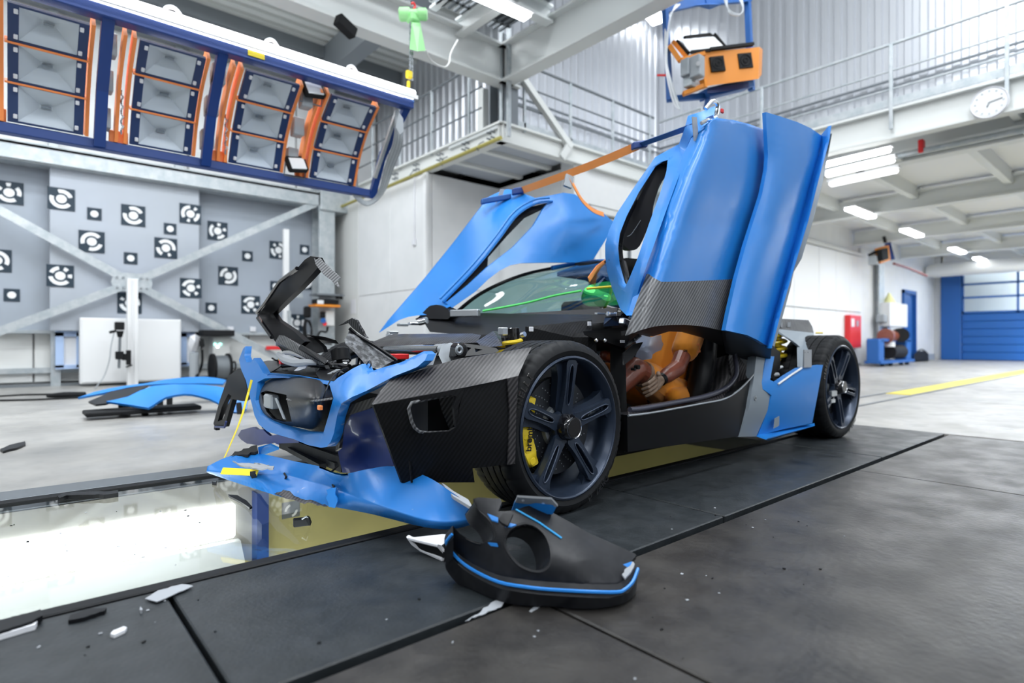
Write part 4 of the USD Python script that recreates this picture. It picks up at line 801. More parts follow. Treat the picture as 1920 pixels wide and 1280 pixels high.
obj('torn_undertray', shell(ragged([(446, 816), (452, 806), (475, 800), (500, 812), (560, 826), (560, 838), (505, 832), (470, 832), (452, 824)], 4, 9, 3), [(446, 816, .98), (500, 812, .98), (560, 830, 1.0)], .015, back=(1, 0, 0), ax='x'), 'blue_dark', sp)
obj('torn_undertray', shell(ragged([(430, 856), (440, 846), (482, 834), (484, 845), (460, 852)], 2, 6, 5), [(430, 856, .20, 'z'), (482, 834, .23, 'z'), (460, 852, .21, 'z')], .01, back=(0, 0, -1)), 'joint', sp)
obj('blue_stay', shell([(484, 838), (508, 831), (523, 838), (500, 846), (486, 850)], [(484, 838, .24, 'z'), (523, 838, .23, 'z'), (486, 850, .21, 'z')], .01, back=(0, 0, -1)), 'blue_satin', sp)
# far-corner dangling frame
ff = part('dangling_frame', label='torn black headlamp frame dangling from the far front corner')
fo = [(428, 705), (446, 691), (455, 700), (462, 722), (466, 745), (455, 752), (436, 748), (424, 790), (421, 800), (404, 802), (400, 794), (412, 750)]
obj('frame', shell(fo, [(428, 705, .95), (462, 722, .96), (400, 794, .92), (424, 790, .93), (446, 691, 1.0)], .025, holes=[[(428, 738), (434, 742), (418, 786), (408, 790), (416, 762)]], back=(1, 0, 0), res=8, ax='x'), 'black_satin', ff)
obj('tab', rbox(P(407, 802, x=.92), (.012, .02, .012), None, .003), 'black_matte', ff)
obj('blue_edge', tube([P(404, 800, x=.91), P(421, 801, x=.91), P(424, 790, x=.91)], .006, 6), 'blue_dark', ff)
tag(obj('measuring_tape', band([P(472, 712, x=.9), P(466, 735, x=.89), P(455, 775, x=.84), P(446, 800, x=.8), P(428, 842, x=.72), P(414, 872, x=.66), P(415, 882, x=.655)], .012, .002, (-.7, -.6, 0)), 'tape_yellow', car), 'yellow and black measuring tape hanging over the nose')
# ---------------------------------------------------------------- crushed front compartment
cr = part('crushed_front', label='tangle of broken black panels where the bonnet was')
obj('hood_stay', shell([(483, 595), (482, 586), (496, 570), (525, 527), (545, 506), (557, 503), (571, 487), (582, 480), (592, 482), (600, 497), (578, 522), (560, 541), (535, 565), (512, 588), (520, 600), (550, 620), (565, 634), (572, 640), (560, 650), (620, 684), (608, 690), (560, 672), (530, 660), (510, 632)], [(483, 595, 1.05), (525, 527, 1.02), (590, 482, 1.0), (560, 541, 1.06), (512, 588, 1.12), (572, 640, 1.12), (510, 632, 1.06), (620, 684, 1.12)], .03, back=(1, 0, 0), res=9, ax='x'), 'black_satin', cr, smooth=45, label='long bent black stay sticking up from the nose')
obj('stay_edge', cat(tube([P(482, 586, x=1.02), P(496, 570, x=1.0), P(525, 527, x=.99), P(557, 503, x=.98)], .010, 6), tube([P(484, 596, x=1.03), P(510, 632, x=1.03)], .012, 6)), 'black_gloss', cr)
obj('stay_flap', shell(ragged([(588, 482), (598, 483), (612, 497), (628, 512), (636, 520), (630, 528), (634, 538), (606, 514), (592, 496)], 1.5, 9, 8), [(588, 482, 1.0), (636, 520, 1.04), (634, 538, 1.02)], .008, back=(1, 0, 0), ax='x'), 'carbon_grey', cr)
obj('cross_bar', hull([P(517, 640, x=1.02), P(523, 628, x=1.02), P(533, 629, x=1.02), P(616, 676, x=1.05), P(608, 684, x=1.03), P(600, 684, x=1.03), P(517, 648, x=1.1), P(610, 690, x=1.12)]), 'carbon_grey', cr)
obj('cross_bar', hull([P(560, 652, x=1.0), P(564, 645, x=1.0), P(612, 672, x=1.02), P(610, 682, x=1.0), P(560, 660, x=1.08), P(612, 684, x=1.1)]), 'black_satin', cr)
obj('torn_sheet', shell(ragged([(574, 626), (600, 630), (626, 637), (632, 644), (614, 643), (580, 636)], 1, 12, 2), [(574, 626, 1.2), (632, 644, 1.15), (600, 640, 1.25)], .008, back=(1, 0, 0), ax='x'), 'black_satin', cr)
obj('torn_sheet', shell(ragged([(568, 645), (576, 632), (590, 636), (605, 650), (608, 660), (590, 662), (575, 655)], 1, 9, 7), [(568, 645, 1.16), (608, 660, 1.14), (590, 636, 1.2)], .02, back=(1, 0, 0), ax='x'), 'black_matte', cr)
obj('torn_panel', shell(ragged([(655, 616), (668, 628), (705, 650), (742, 675), (715, 687), (690, 690), (672, 668), (648, 645), (646, 636)], 2.2, 7, 11), [(655, 616, 1.14), (742, 675, 1.30), (690, 690, 1.14), (648, 645, 1.08)], .01, back=(1, 0, 0), res=9, ax='x'), 'torn_carbon', cr, label='torn grey carbon sheet standing up at the nose')
obj('torn_panel', tube([P(655, 615, x=1.13), P(668, 627, x=1.16), P(705, 649, x=1.22), P(743, 675, x=1.29)], .008, 6), 'black_satin', cr)
obj('torn_rib', shell(ragged([(634, 610), (650, 601), (660, 596), (668, 600), (674, 612), (688, 634), (670, 622), (660, 614), (652, 604)], 1.2, 8, 6), [(634, 610, 1.22), (688, 634, 1.26), (660, 596, 1.2)], .012, back=(1, .1, 0), ax='x'), 'carbon_grey', cr)
obj('foam_roll', tube(spline([P(522, 664, x=1.02), P(536, 674, x=.99), P(556, 680, x=.99), P(580, 679, x=1.0), P(594, 682, x=1.02)], 5), [.012, .022, .019, .014, .006], 8), 'tape_grey', cr); obj('foam_roll', tube(spline([P(532, 661, x=1.06), P(550, 662, x=1.05), P(575, 672, x=1.05)], 5), [.01, .014, .006], 8), 'white_paint', cr)
obj('radiator_tray', hull([P(500, 700, x=1.0), P(505, 693, x=1.05), P(592, 698, x=1.05), P(596, 707, x=.98), P(560, 708, x=.97), P(505, 706, x=1.2), P(590, 690, x=1.25), P(520, 685, x=1.25)]), 'black_satin', cr)
obj('radiator_tray', hull([P(592, 700, x=1.0), P(600, 693, x=1.02), P(632, 700, x=1.02), P(628, 714, x=.97), P(600, 711, x=.97), P(640, 690, x=1.2), P(600, 688, x=1.2)]), 'black_satin', cr)
obj('torn_liner', shell(ragged([(484, 678), (510, 676), (528, 672), (526, 686), (502, 700), (490, 697)], 1.5, 7, 12), [(484, 678, 1.05), (528, 672, 1.1), (500, 700, 1.0)], .01, back=(1, 0, 0), ax='x'), 'carbon', cr)
obj('liner_roll', tube(spline([P(530, 685, x=1.08), P(570, 681, x=1.05), P(600, 684, x=1.05), P(655, 688, x=1.1)], 5), .014, 7), 'black_satin', cr)
obj('white_shard', shell(ragged([(551, 695), (560, 687), (574, 685), (573, 690), (556, 695)], .6, 5, 1), [(551, 695, .98), (574, 685, 1.0), (560, 687, .99)], .006, back=(1, 0, 0), ax='x'), 'white_paint', cr)
r_ = random.Random(5)
for k in range(26):
    px, py = r_.uniform(512, 660), r_.uniform(672, 698); c = P(px, py, x=r_.uniform(1.0, 1.2)); a = unit(V(r_.uniform(-1, 1), r_.uniform(-1, 1), r_.uniform(-.4, .6))); d, s, u = frame_from(a)
    obj('broken_piece', rbox(c, (r_.uniform(.01, .035), r_.uniform(.005, .015), r_.uniform(.002, .006)), [d, s, u], .001), r_.choice(['black_satin', 'black_matte', 'carbon_grey', 'alu', 'black_satin', 'steel', 'tape_grey']), cr)
obj('can', cat(cyl(P(637, 655, x=1.2), P(641, 680, x=1.2), .045, 20, bev=.006)), 'black_satin', cr)
obj('red_clip', rbox(P(528, 678, x=1.0), (.01, .012, .012), None, .003), 'red', cr); obj('red_clip', rbox(P(526, 673, x=1.0), (.008, .008, .008), None, .002), 'yellow', cr)
obj('sensor_lead', cat(tube(spline([P(650, 690, x=.98), P(634, 697, x=.95), P(620, 712, x=.9), P(612, 730, x=.85), P(603, 755, x=.835), P(601, 762, x=.83)], 6), .0025, 5)), 'black_satin', cr); obj('sensor_plug', rbox(P(600, 764, x=.825), (.006, .012, .008), None, .002), 'orange_light', cr, label='orange plug hanging on a lead in front of the nose')
obj('loop_wire', tube(spline([P(683, 696, x=1.05), P(688, 682, x=1.05), P(694, 676, x=1.05), P(695, 686, x=1.05), P(686, 695, x=1.05)], 6), .003, 5), 'black_gloss', cr)
# suspension and engine bay between nose and cowl
bay = part('front_bay')
obj('cross_tube', cyl(P(724, 656, y=2.8), P(826, 656, y=2.05), .022, 14), 'black_gloss', bay); obj('cross_tube', cyl(P(820, 656, y=2.1), P(838, 655, y=2.0), .026, 14), 'alu', bay)
obj('carbon_beam', hull([P(700, 640, y=3.0), P(735, 626, y=3.1), P(885, 625, y=2.3), P(902, 628, y=2.2), P(895, 642, y=2.1), P(700, 650, y=2.9)]), 'carbon', bay)
obj('carbon_gusset', hull([P(893, 640, y=2.05), P(925, 620, y=2.2), P(942, 648, y=1.9), P(905, 652, y=1.95), P(938, 622, y=2.3)]), 'carbon', bay)
obj('wishbone', shell([(852, 648), (870, 643), (930, 652), (936, 658), (925, 662), (870, 668), (850, 668)], [(852, 648, 1.95), (936, 658, 1.86), (860, 668, 1.9)], .03, holes=[[(874, 650), (884, 652), (874, 662)], [(890, 653), (905, 655), (892, 660)]], res=9), 'black_satin', bay)
obj('bearing', cat(lathe([(0, -.02), (.024, -.02), (.03, -.014), (.03, .02), (0, .02)], 28, 'y', P(861, 656, y=1.88)))  , 'black_gloss', bay); obj('bearing_face', lathe([(.006, 0), (.012, -.003), (.02, 0), (.012, .004)], 24, 'y', P(861, 656, y=1.858)), 'steel', bay)
obj('headlamp_shell', hull([P(822, 665, y=1.92), P(828, 647, y=1.95), P(845, 642, y=2.0), P(862, 650, y=2.0), P(845, 682, y=1.92), P(830, 682, y=1.9)]), 'lamp_grey', bay)
obj('fender_bracket', hull([P(780, 688, y=1.78), P(795, 676, y=1.8), P(820, 660, y=1.86), P(812, 684, y=1.82)]), 'lamp_grey', bay)
q = P(962, 622, y=2.08); obj('shock_body', cyl(q + V(0, 0, -.14), q + V(-.01, 0, .02), .036, 22, bev=.004), 'black_gloss', bay)
hx = [P(955, 641, y=2.08) + V(.055 * math.cos(i * .4), .055 * math.sin(i * .4), -.14 + i * .0024) for i in range(64)]
obj('shock_spring', tube(hx, .010, 7), 'yellow', bay, label='yellow front spring beside the wheel')
obj('shock_top', rbox(P(943, 621, y=2.06), (.018, .018, .018), None, .004), 'alu', bay); obj('shock_bolt', cyl(P(978, 628, y=2.0), P(984, 626, y=1.98), .012, 10), 'alu', bay)
obj('front_frame', cat(hull([P(985, 612, y=2.05), P(1110, 600, y=1.95), P(1110, 640, y=1.9), P(985, 640, y=2.05), P(1100, 640, y=2.1), P(1100, 598, y=2.15)])), 'carbon_dark', bay)
for px, py in ((996, 617), (1105, 607)): obj('bracket', rbox(P(px, py, y=1.93), (.012, .004, .011), None, .002), 'white_plastic', bay)
obj('hinge_plate', hull([P(1093, 621, y=1.80), P(1180, 612, y=1.80), P(1180, 655, y=1.82), P(1165, 656, y=1.84), P(1096, 628, y=1.80), P(1150, 618, y=2.0)]), 'black_satin', bay)
for px in (1118, 1134): q = P(px, 638, y=1.80); obj('hinge_bolt', lathe([(0, -.006), (.006, -.006), (.010, -.002), (.010, .004), (0, .004)], 14, 'y', q), 'chrome', bay)
obj('hinge_block', cat(hull([P(1131, 612, y=1.78), P(1134, 594, y=1.8), P(1155, 592, y=1.8), P(1162, 610, y=1.78), P(1160, 612, y=1.9), P(1134, 610, y=1.9)])), 'black_gloss', bay)
obj('hinge_bracket', cat(rbox(P(1146, 589, y=1.80), (.025, .014, .006), None, .002), rbox(P(1172, 605, y=1.83), (.03, .02, .018), [unit((1, 0, -.3)), (0, 1, 0), unit((.3, 0, 1))], .006), rbox(P(1125, 588, y=1.9), (.03, .01, .004), None, .001), cyl(P(1140, 584, y=1.8), P(1140, 592, y=1.8), .007, 8), cyl(P(1154, 585, y=1.8), P(1154, 592, y=1.8), .007, 8)), 'alu', bay)
obj('arm_link', cat(bar(P(1165, 625, y=1.74), P(1205, 618, y=1.66), .02, .02), bar(P(1172, 652, y=1.8), P(1200, 628, y=1.72), .016, .016)), 'black_gloss', bay)
obj('hinge_shield', shell([(1170, 662), (1188, 645), (1206, 641), (1200, 652), (1186, 672), (1170, 684)], [(1170, 662, 1.72), (1206, 641, 1.72), (1186, 672, 1.70)], .008), 'black_satin', bay)
obj('white_tag', rbox(P(1167, 640, y=1.79), (.016, .003, .007), None, .001), 'white_plastic', bay)
obj('arch_inner', shell([(1150, 650), (1172, 640), (1176, 800), (1170, 850), (1150, 850)], [(1150, 650, 1.9), (1172, 640, 1.84), (1176, 800, 1.70), (1150, 850, 1.8)], .02), 'black_matte', bay)
for k, (a, b, c, d) in enumerate(((712, 628, 760, 618), (740, 612, 770, 606), (762, 614, 788, 600), (724, 622, 745, 634))):
    obj('clip', rbox(P((a + c) / 2, (b + d) / 2, y=3.1), (.03, .02, .008), None, .003), ('alu', 'steel', 'chrome', 'alu')[k], bay)
obj('red_block', rbox(P(745, 668, y=2.4), (.04, .04, .012), None, .003), 'red', bay)
obj('clamp', cyl(P(786, 604, y=3.1), P(800, 600, y=3.05), .022, 12), 'chrome', bay)
# ---------------------------------------------------------------- cabin
seat = part('seat')
obj('seat_back', hull([V(2.98, 1.82, .25), V(3.06, 1.80, .72), V(3.10, 1.86, .95), V(3.10, 2.30, .95), V(3.0, 2.36, .25), V(3.12, 1.82, .25), V(3.28, 1.86, .95), V(3.28, 2.3, .95), V(3.22, 2.36, .25)]), 'upholstery', seat)
obj('seat_bolster', tube(spline([V(2.92, 1.84, .24), V(2.98, 1.82, .45), V(3.06, 1.83, .70), V(3.14, 1.86, .90)], 6), [.05, .065, .06, .05], 12), 'black_satin', seat, smooth=60)
obj('seat_cushion', hull([V(2.45, 1.82, .22), V(2.45, 2.34, .22), V(2.45, 1.82, .32), V(2.45, 2.34, .32), V(3.0, 1.82, .22), V(3.0, 2.34, .22), V(3.0, 1.85, .27), V(3.0, 2.3, .27)]), 'upholstery', seat)
obj('belt_clip', prism([(0, 0), (.03, 0), (.03, .05), (0, .05)], [[(.008, .01), (.022, .01), (.022, .04), (.008, .04)]], plane_T(P(1307, 662, y=1.79), unit((1, 0, .2)), unit((-.2, 0, 1))), .004), 'orange_light', seat)
obj('belt', band([P(1322, 640, y=1.82), P(1330, 670, y=1.80), P(1334, 700, y=1.79), P(1330, 738, y=1.78)], .04, .004, (0, -1, 0)), 'black_matte', seat)
gb = []
obj('padded_cover', shell([(1089, 556), (1095, 541), (1108, 533), (1135, 527), (1156, 529), (1170, 540), (1174, 560), (1170, 571), (1140, 575), (1105, 574), (1092, 570)], [(1091, 552, 2.42), (1140, 528, 2.36), (1174, 560, 2.02), (1118, 574, 2.25), (1140, 552, 2.14), (1105, 540, 2.36)], .10, back=(.8, .6, 0), res=7, smooth=1), 'green', car, label='lime green padded cover behind the windscreen', smooth=60)
obj('cover_stripe', tube([P(1100, 541, y=2.24), P(1148, 537, y=2.15)], .008, 6), 'tape_yellow', car); obj('green_trim', tube(spline([P(905, 583, y=3.0), P(985, 568, y=2.8), P(1040, 554, y=2.6), P(1090, 545, y=2.4)], 6), .008, 6), 'green', car)
# ================================================================== CRASH TEST DUMMY (seated behind the near door opening)
def body_from(bones, edge=.012, it=8, extra=()):
    """one continuous skin over a chain of jointed bones (p, r, q, s)"""
    def ball(p, r): return m3.Manifold.sphere(r, 16).translate(list(map(float, p)))
    m = m3.Manifold()
    for p, r, q, s in bones: m = m + m3.Manifold.batch_hull([ball(p, r), ball(q, s)])
    for e in extra: m = m + e
    k = from_manifold(m.refine_to_length(edge)); k.merge_vertices(); trimesh.smoothing.filter_taubin(k, iterations=it); return k
dm = grp('crash_test_dummy', None, 'seated crash test dummy in an orange shirt and shorts inside the car', 'dummy', base=(2.95, 2.08, .3))
hip, chest, neck, head = V(2.98, 2.08, .38), V(3.12, 2.08, .72), V(3.17, 2.08, .90), V(3.16, 2.08, 1.03)
shN, shF = V(3.08, 1.90, .80), V(3.08, 2.26, .80)
elN = P(1270, 690, y=1.83); wrN = P(1240, 711, y=1.83); 
elF, wrF = V(2.85, 2.34, .58), V(2.62, 2.22, .60)
knN, ankN = P(1192, 692, y=1.93), V(2.16, 1.96, .30); knF, ankF = V(2.52, 2.24, .52), V(2.16, 2.22, .30)
hN, hF = hip + V(-.02, -.09, -.02), hip + V(-.02, .09, -.02)
mid = (shN + elN) / 2
bones = [(hip, .13, chest, .145), (chest, .145, neck, .06), (chest + V(0, -.1, .06), .08, chest + V(0, .1, .06), .08), (neck, .055, head, .06), (shN, .06, elN, .043), (shF, .06, elF, .043), (elN, .046, wrN + (elN - wrN) * .35, .042), (wrN + (elN - wrN) * .35, .042, wrN, .028), (elF, .044, wrF, .028),
         (hN, .095, knN, .062), (hF, .095, knF, .062), (knN, .066, knN + (ankN - knN) * .4, .056), (knN + (ankN - knN) * .4, .056, ankN, .038), (knF, .06, ankF, .038), (ankN, .035, ankN + V(-.16, 0, -.02), .03), (ankF, .035, ankF + V(-.16, 0, -.02), .03),
         (head + V(.015, 0, .03), .092, head + V(-.02, 0, .01), .080), (head + V(-.03, 0, -.05), .055, head + V(-.05, 0, -.07), .04), (head + V(-.10, 0, -.005), .014, head + V(-.112, 0, -.02), .012)]
obj('body', body_from(bones), 'skin_brown', dm, smooth=True)
for sy in (-.03, .03): obj('eye', trimesh.creation.icosphere(2, .012).apply_translation(head + V(-.092, sy, .02)), 'white_paint', dm)
for sy in (-.088, .088): obj('ear', rbox(head + V(0, sy, 0), (.018, .01, .03), None, .008), 'skin_brown', dm)
obj('mouth', tube([head + V(-.088, -.02, -.06), head + V(-.094, 0, -.06), head + V(-.088, .02, -.06)], .004, 6), 'joint', dm)
sl = mid + (elN - shN) * .12
obj('shirt', body_from([(hip + V(0, 0, .05), .148, chest, .165), (chest, .165, chest + V(.03, 0, .1), .12), (shN, .085, sl, .075), (shN, .085, shN + V(-.03, -.01, -.12), .07), (shF, .085, (shF + elF) / 2, .07), (chest + V(0, -.12, .05), .09, chest + V(0, .12, .05), .09)], .012, 6), 'shirt', dm, smooth=True, label='orange short-sleeved shirt')
obj('shorts', body_from([(hN, .115, hN + (knN - hN) * .72, .088), (hF, .112, hF + (knF - hF) * .72, .085), (hN + V(.02, -.02, 0), .11, hF + V(.02, 0, 0), .11), (hN + V(.03, -.06, -.02), .09, P(1262, 742, y=1.86), .045)], .013, 5), 'shirt', dm, smooth=True, label='orange shorts')
dth = unit(knN - hN); obj('thigh_sleeve', tube([hN + (knN - hN) * .70, hN + (knN - hN) * .80, hN + (knN - hN) * .88], [.074, .073, .070], 18), 'hand_tan', dm, smooth=60)
for k, (a, b, r) in enumerate(((1197, 688, .012), (1190, 692, .007))): q = P(a, b, y=1.862); obj('knee_hole', cyl(q + V(0, -.004, 0), q + V(0, .02, 0), r, 14), 'joint', dm)
fo_ = unit(wrN - elN)
obj('wrist_ring', tube([wrN - fo_ * .012, wrN + fo_ * .012], .034, 18), 'black_satin', dm)
# hand: palm, four curled fingers and a thumb
hd = unit(P(1222, 722, y=1.80) - wrN); side = unit(np.cross(hd, V(0, 1, 0))); side = side if side[2] > 0 else -side; nrm = unit(np.cross(side, hd)); nrm = nrm if nrm[1] < 0 else -nrm
pc = wrN + hd * .045
hb = [(wrN + hd * .015, .026, wrN + hd * .05 + side * .016, .022), (wrN + hd * .015, .026, wrN + hd * .06 - side * .02, .021), (wrN + hd * .05 + side * .022, .02, wrN + hd * .065 - side * .026, .018), (wrN + hd * .05 + side * .022, .02, wrN + hd * .015, .024)]
for i, (o, L) in enumerate(((.030, .098), (.010, .108), (-.011, .100), (-.031, .082))):
    b0 = wrN + hd * .07 + side * o; b1 = b0 + hd * L * .42 - side * .004 + nrm * .004; b2 = b1 + hd * L * .32 - side * .012 - nrm * .016; b3 = b2 - nrm * L * .28 - side * .010 + hd * .006
    for p, q, r, s in ((b0, b1, .0098, .0092), (b1, b2, .0092, .0084), (b2, b3, .0084, .0074)): hb.append((p, r, q, s))
t0 = wrN + hd * .03 + side * .024; t1 = t0 + hd * .03 + side * .022 + nrm * .012; t2 = t1 + hd * .028 - side * .001 + nrm * .012
hb += [(t0, .014, t1, .0115), (t1, .0115, t2, .0088)]
obj('hand', body_from(hb, .0035, 4), 'hand_tan', dm, smooth=True, label='tan plastic hand with curled fingers')
T = plane_T(P(1272, 659, y=1.735), unit((1, 0, -.05)), unit((.05, 0, 1))); t = meshkit.text_mesh('GAA', .012, .002); t.apply_transform(T)
t.vertices[:, 1] -= .03
obj('shirt_lettering', t, 'black_matte', dm)
tag(obj('plastic_film', shell(ragged([(1190, 632), (1205, 628), (1222, 632), (1240, 628), (1244, 645), (1240, 656), (1224, 664), (1222, 672), (1205, 675), (1192, 668), (1198, 655)], 1.5, 7, 3), [(1190, 632, 1.80), (1222, 640, 1.78), (1244, 645, 1.86), (1205, 675, 1.80), (1215, 655, 1.74), (1230, 652, 1.80)], .004, res=6), 'film', None), 'torn sheet of pale blue plastic film in front of the dummy', 'film')
# ================================================================== LIFTING STRAP BETWEEN THE DOORS
st = grp('lifting_strap', None, 'orange and blue strap holding both raised doors together', 'strap', base=P(1195, 272, y=2.2))
obj('strap_band', band([P(975, 358, y=3.30), P(1010, 346, y=3.0), P(1062, 327, y=2.75), P(1100, 313, y=2.6), P(1150, 293, y=2.38), P(1196, 273, y=2.2)], .05, .005, (.6, -.7, .3)), 'orange_strap', st)
obj('strap_band', band([P(1196, 273, y=2.2), P(1250, 254, y=1.98), P(1300, 236, y=1.72), P(1338, 220, y=1.625)], .030, .005, (.2, -.9, .3)), 'blue_strap', st, label='blue end of the strap')
obj('ratchet', cat(rbox(P(1199, 272, y=2.19), (.05, .02, .022), [unit((.8, -.4, .2)), unit((.4, .8, 0)), (0, 0, 1)], .006)), 'blue_rail', st)
obj('loose_tail', band(spline([P(1068, 332, y=2.72), P(1078, 352, y=2.70), P(1092, 376, y=2.72), P(1112, 394, y=2.78), P(1132, 402, y=2.82)], 5), .035, .004, (.3, -1, .2)), 'orange_strap', st)
obj('buckle', rbox(P(1066, 340, y=2.72), (.03, .012, .045), [unit((.8, -.4, -.3)), unit((.4, .8, 0)), unit((.3, 0, 1))], .004), 'steel', st)
obj('end_clamp', cat(rbox(P(930, 373, y=3.38), (.12, .02, .02), [unit((.9, -.3, .25)), unit((.3, .9, 0)), (0, 0, 1)], .006)), 'blue_strap', st); obj('end_clamp', rbox(P(972, 358, y=3.28), (.05, .02, .025), [unit((.8, -.5, .2)), unit((.5, .8, 0)), (0, 0, 1)], .008), 'blue_rail', st)
q = P(1333, 212, y=1.63)
obj('hook', tube(spline([q + V(-.05, 0, .01), q + V(-.02, -.02, .05), q + V(.03, -.02, .05), q + V(.05, 0, .0), q + V(.02, 0, -.05), q + V(-.03, -.01, -.05)], 5), .011, 8), 'chrome', st)
obj('hook', tube(spline([P(1315, 231, y=1.62), P(1328, 225, y=1.61), P(1334, 231, y=1.61), P(1328, 237, y=1.61)], 5), .010, 8), 'chrome', st)
obj('red_pull', rbox(P(1354, 208, y=1.62), (.012, .006, .012), None, .004), 'red', st)
tag(obj('cabin_strap', band([P(1136, 490, y=2.5), P(1120, 502, y=2.45), P(1104, 524, y=2.4)], .03, .004, (0, -1, 0)), 'orange_strap', None), 'short orange strap end hanging over the windscreen', 'strap')
# ================================================================== PARTS LYING ON THE FLOOR
hp = grp('headlamp_panel', None, 'broken dark headlamp panel with two round holes lying in front of the wheel', 'car part', base=P(1010, 1090, z=.0))
HZ = [(822, 1019, .12, 'z'), (841, 1043, .075, 'z'), (933, 1089, .055, 'z'), (1025, 1101, .05, 'z'), (1150, 1108, .045, 'z'), (1187, 1048, .09, 'z'), (1106, 1000, .15, 'z'), (1001, 947, .22, 'z'), (911, 933, .25, 'z'), (887, 935, .25, 'z'), (849, 985, .175, 'z'), (1000, 1064, .10, 'z'), (1090, 1050, .115, 'z'), (950, 985, .19, 'z')]
hole2 = [(950, 1003), (962, 988), (985, 981), (1003, 986), (1020, 1000), (1030, 1022), (1033, 1044), (1028, 1060), (1015, 1069), (996, 1068), (975, 1058), (958, 1040), (948, 1020)]
cres = [(887, 935), (895, 956), (916, 978), (926, 1000), (922, 1012), (906, 1018), (885, 1014), (862, 1000), (849, 985)]
top_out = [(849, 985)] + cres[::-1][1:-1] + [(887, 935), (897, 932), (911, 933), (925, 934), (938, 934), (941, 941), (934, 958), (950, 958), (965, 956), (985, 949), (1001, 946), (1014, 950), (1033, 959), (1070, 979), (1106, 1000), (1150, 1019), (1190, 1037), (1193, 1041), (1185, 1050), (1178, 1057), (1184, 1064), (1178, 1078), (1165, 1090), (1150, 1095), (1100, 1094), (1025, 1090), (978, 1085), (933, 1077), (890, 1058), (858, 1036), (836, 1008), (840, 996)]
obj('panel', shell(top_out, HZ, .010, holes=[smooth_loop(hole2, 1)], back=(.1, .15, -1), res=7), 'black_panel', hp, smooth=50)
def Hz(px, py):
    c = np.array([(a, b, 1 / depth_of(P(a, b, z=z))) for a, b, z, _ in HZ]); return P(px, py, d=1 / float(RBFInterpolator(c[:, :2], c[:, 2], kernel='thin_plate_spline', degree=1)(np.array([[px, py]], float))[0]))
hp2 = [Hz(*p) for p in smooth_loop(hole2, 2)]; dn = unit(V(.25, .75, -.55)) * .11
obj('hole_wall', ringloft([[p, p + dn, p + dn * 1.0 + unit(p - np.mean(hp2, 0)) * .006, p + unit(p - np.mean(hp2, 0)) * .006] for p in hp2], cap=False, closed=True), 'black_panel', hp, smooth=50)
c3 = [Hz(*p) for p in spline(cres, 4)]; cm = np.mean(c3, 0)
obj('hole_wall', ringloft([[p, p + dn * .9, p + dn * .9 + unit(p - cm) * .006, p + unit(p - cm) * .006] for p in c3[2:-2]]), 'black_panel', hp, smooth=50)
rim_o = [(849, 985), (838, 998), (836, 1008), (858, 1036), (890, 1058), (933, 1077), (978, 1085), (1025, 1090), (1100, 1094), (1150, 1095), (1165, 1090), (1180, 1076), (1190, 1052)]
A_ = [Hz(*p) for p in spline(rim_o, 3)]
obj('front_rim', ringloft([[p, p + V(-.012, -.020, -.025 if p[2] > .06 else -.02), V(p[0] - .004, p[1] - .008, max(.006, p[2] - .085)), V(p[0] + .01, p[1] + .02, max(.006, p[2] - .085)), p + V(.004, .01, -.012)] for p in A_]), 'black_panel', hp, smooth=40)
obj('blue_line', tube([p + V(-.009, -.018, -.012) for p in A_[1:]], .0045, 6), 'blue_satin', hp)
obj('blue_line', tube([Hz(967, 956) + V(0, 0, .002), Hz(1010, 980) + V(0, 0, .002), Hz(1053, 1010) + V(0, 0, .002)], .0028, 6), 'blue_line', hp)
obj('blue_patch', cat(*[shell(o, [(a, b, z + .004, 'z') for a, b, z, _ in HZ], .003, back=(0, 0, -1), res=8) for o in ([(949, 978), (968, 983), (958, 987), (947, 986)],)]), 'blue_satin', hp)
obj('blue_patch', shell([(914, 962), (934, 970), (934, 978), (922, 974)], [(a, b, z + .004, 'z') for a, b, z, _ in HZ], .003, back=(0, 0, -1), res=8), 'blue_satin', hp); obj('blue_patch', shell([(915, 1016), (932, 1018), (934, 1023), (920, 1021)], [(a, b, z + .004, 'z') for a, b, z, _ in HZ], .003, back=(0, 0, -1), res=8), 'blue_satin', hp)
obj('tape_tab', shell([(935, 973), (943, 961), (962, 963), (952, 985), (940, 979)], [(a, b, z + .012, 'z') for a, b, z, _ in HZ], .006, back=(0, 0, -1), res=8), 'black_satin', hp)
obj('torn_tip', hull([Hz(1185, 1052) + V(0, 0, .0), Hz(1182, 1066), Hz(1168, 1058), Hz(1178, 1072) + V(0, 0, -.03), Hz(1170, 1080) + V(0, 0, -.03), Hz(1186, 1060) + V(0, 0, -.04)]), 'blue_satin', hp); obj('torn_tip', shell(ragged([(1166, 1076), (1175, 1064), (1182, 1060), (1186, 1052), (1190, 1056), (1184, 1070), (1172, 1084)], 1, 5, 2), [(a, b, z + .006, 'z') for a, b, z, _ in HZ], .004, back=(0, 0, -1), res=6), 'tape_grey', hp)
obj('under_ribs', cat(hull([P(880, 1075, z=.005), P(905, 1086, z=.005), P(905, 1060, z=.06), P(890, 1060, z=.06), P(930, 1090, z=.004)])), 'black_matte', hp)
bk = grp('bent_bracket', None, 'blue bracket with grey drilled top plate lying behind the headlamp panel', 'car part', base=P(1005, 950, z=.14))
obj('top_plate', shell([(970, 928), (1034, 932), (1046, 945), (1040, 947), (966, 938)], [(970, 928, .26, 'z'), (1034, 932, .255, 'z'), (1046, 945, .235, 'z'), (966, 938, .235, 'z')], .006, back=(0, 0, -1), holes=[smooth_loop([(978, 932), (983, 932), (983, 936), (978, 936)], 1), smooth_loop([(1016, 938), (1021, 938), (1021, 942), (1016, 942)], 1)], res=9), 'tape_grey', bk)
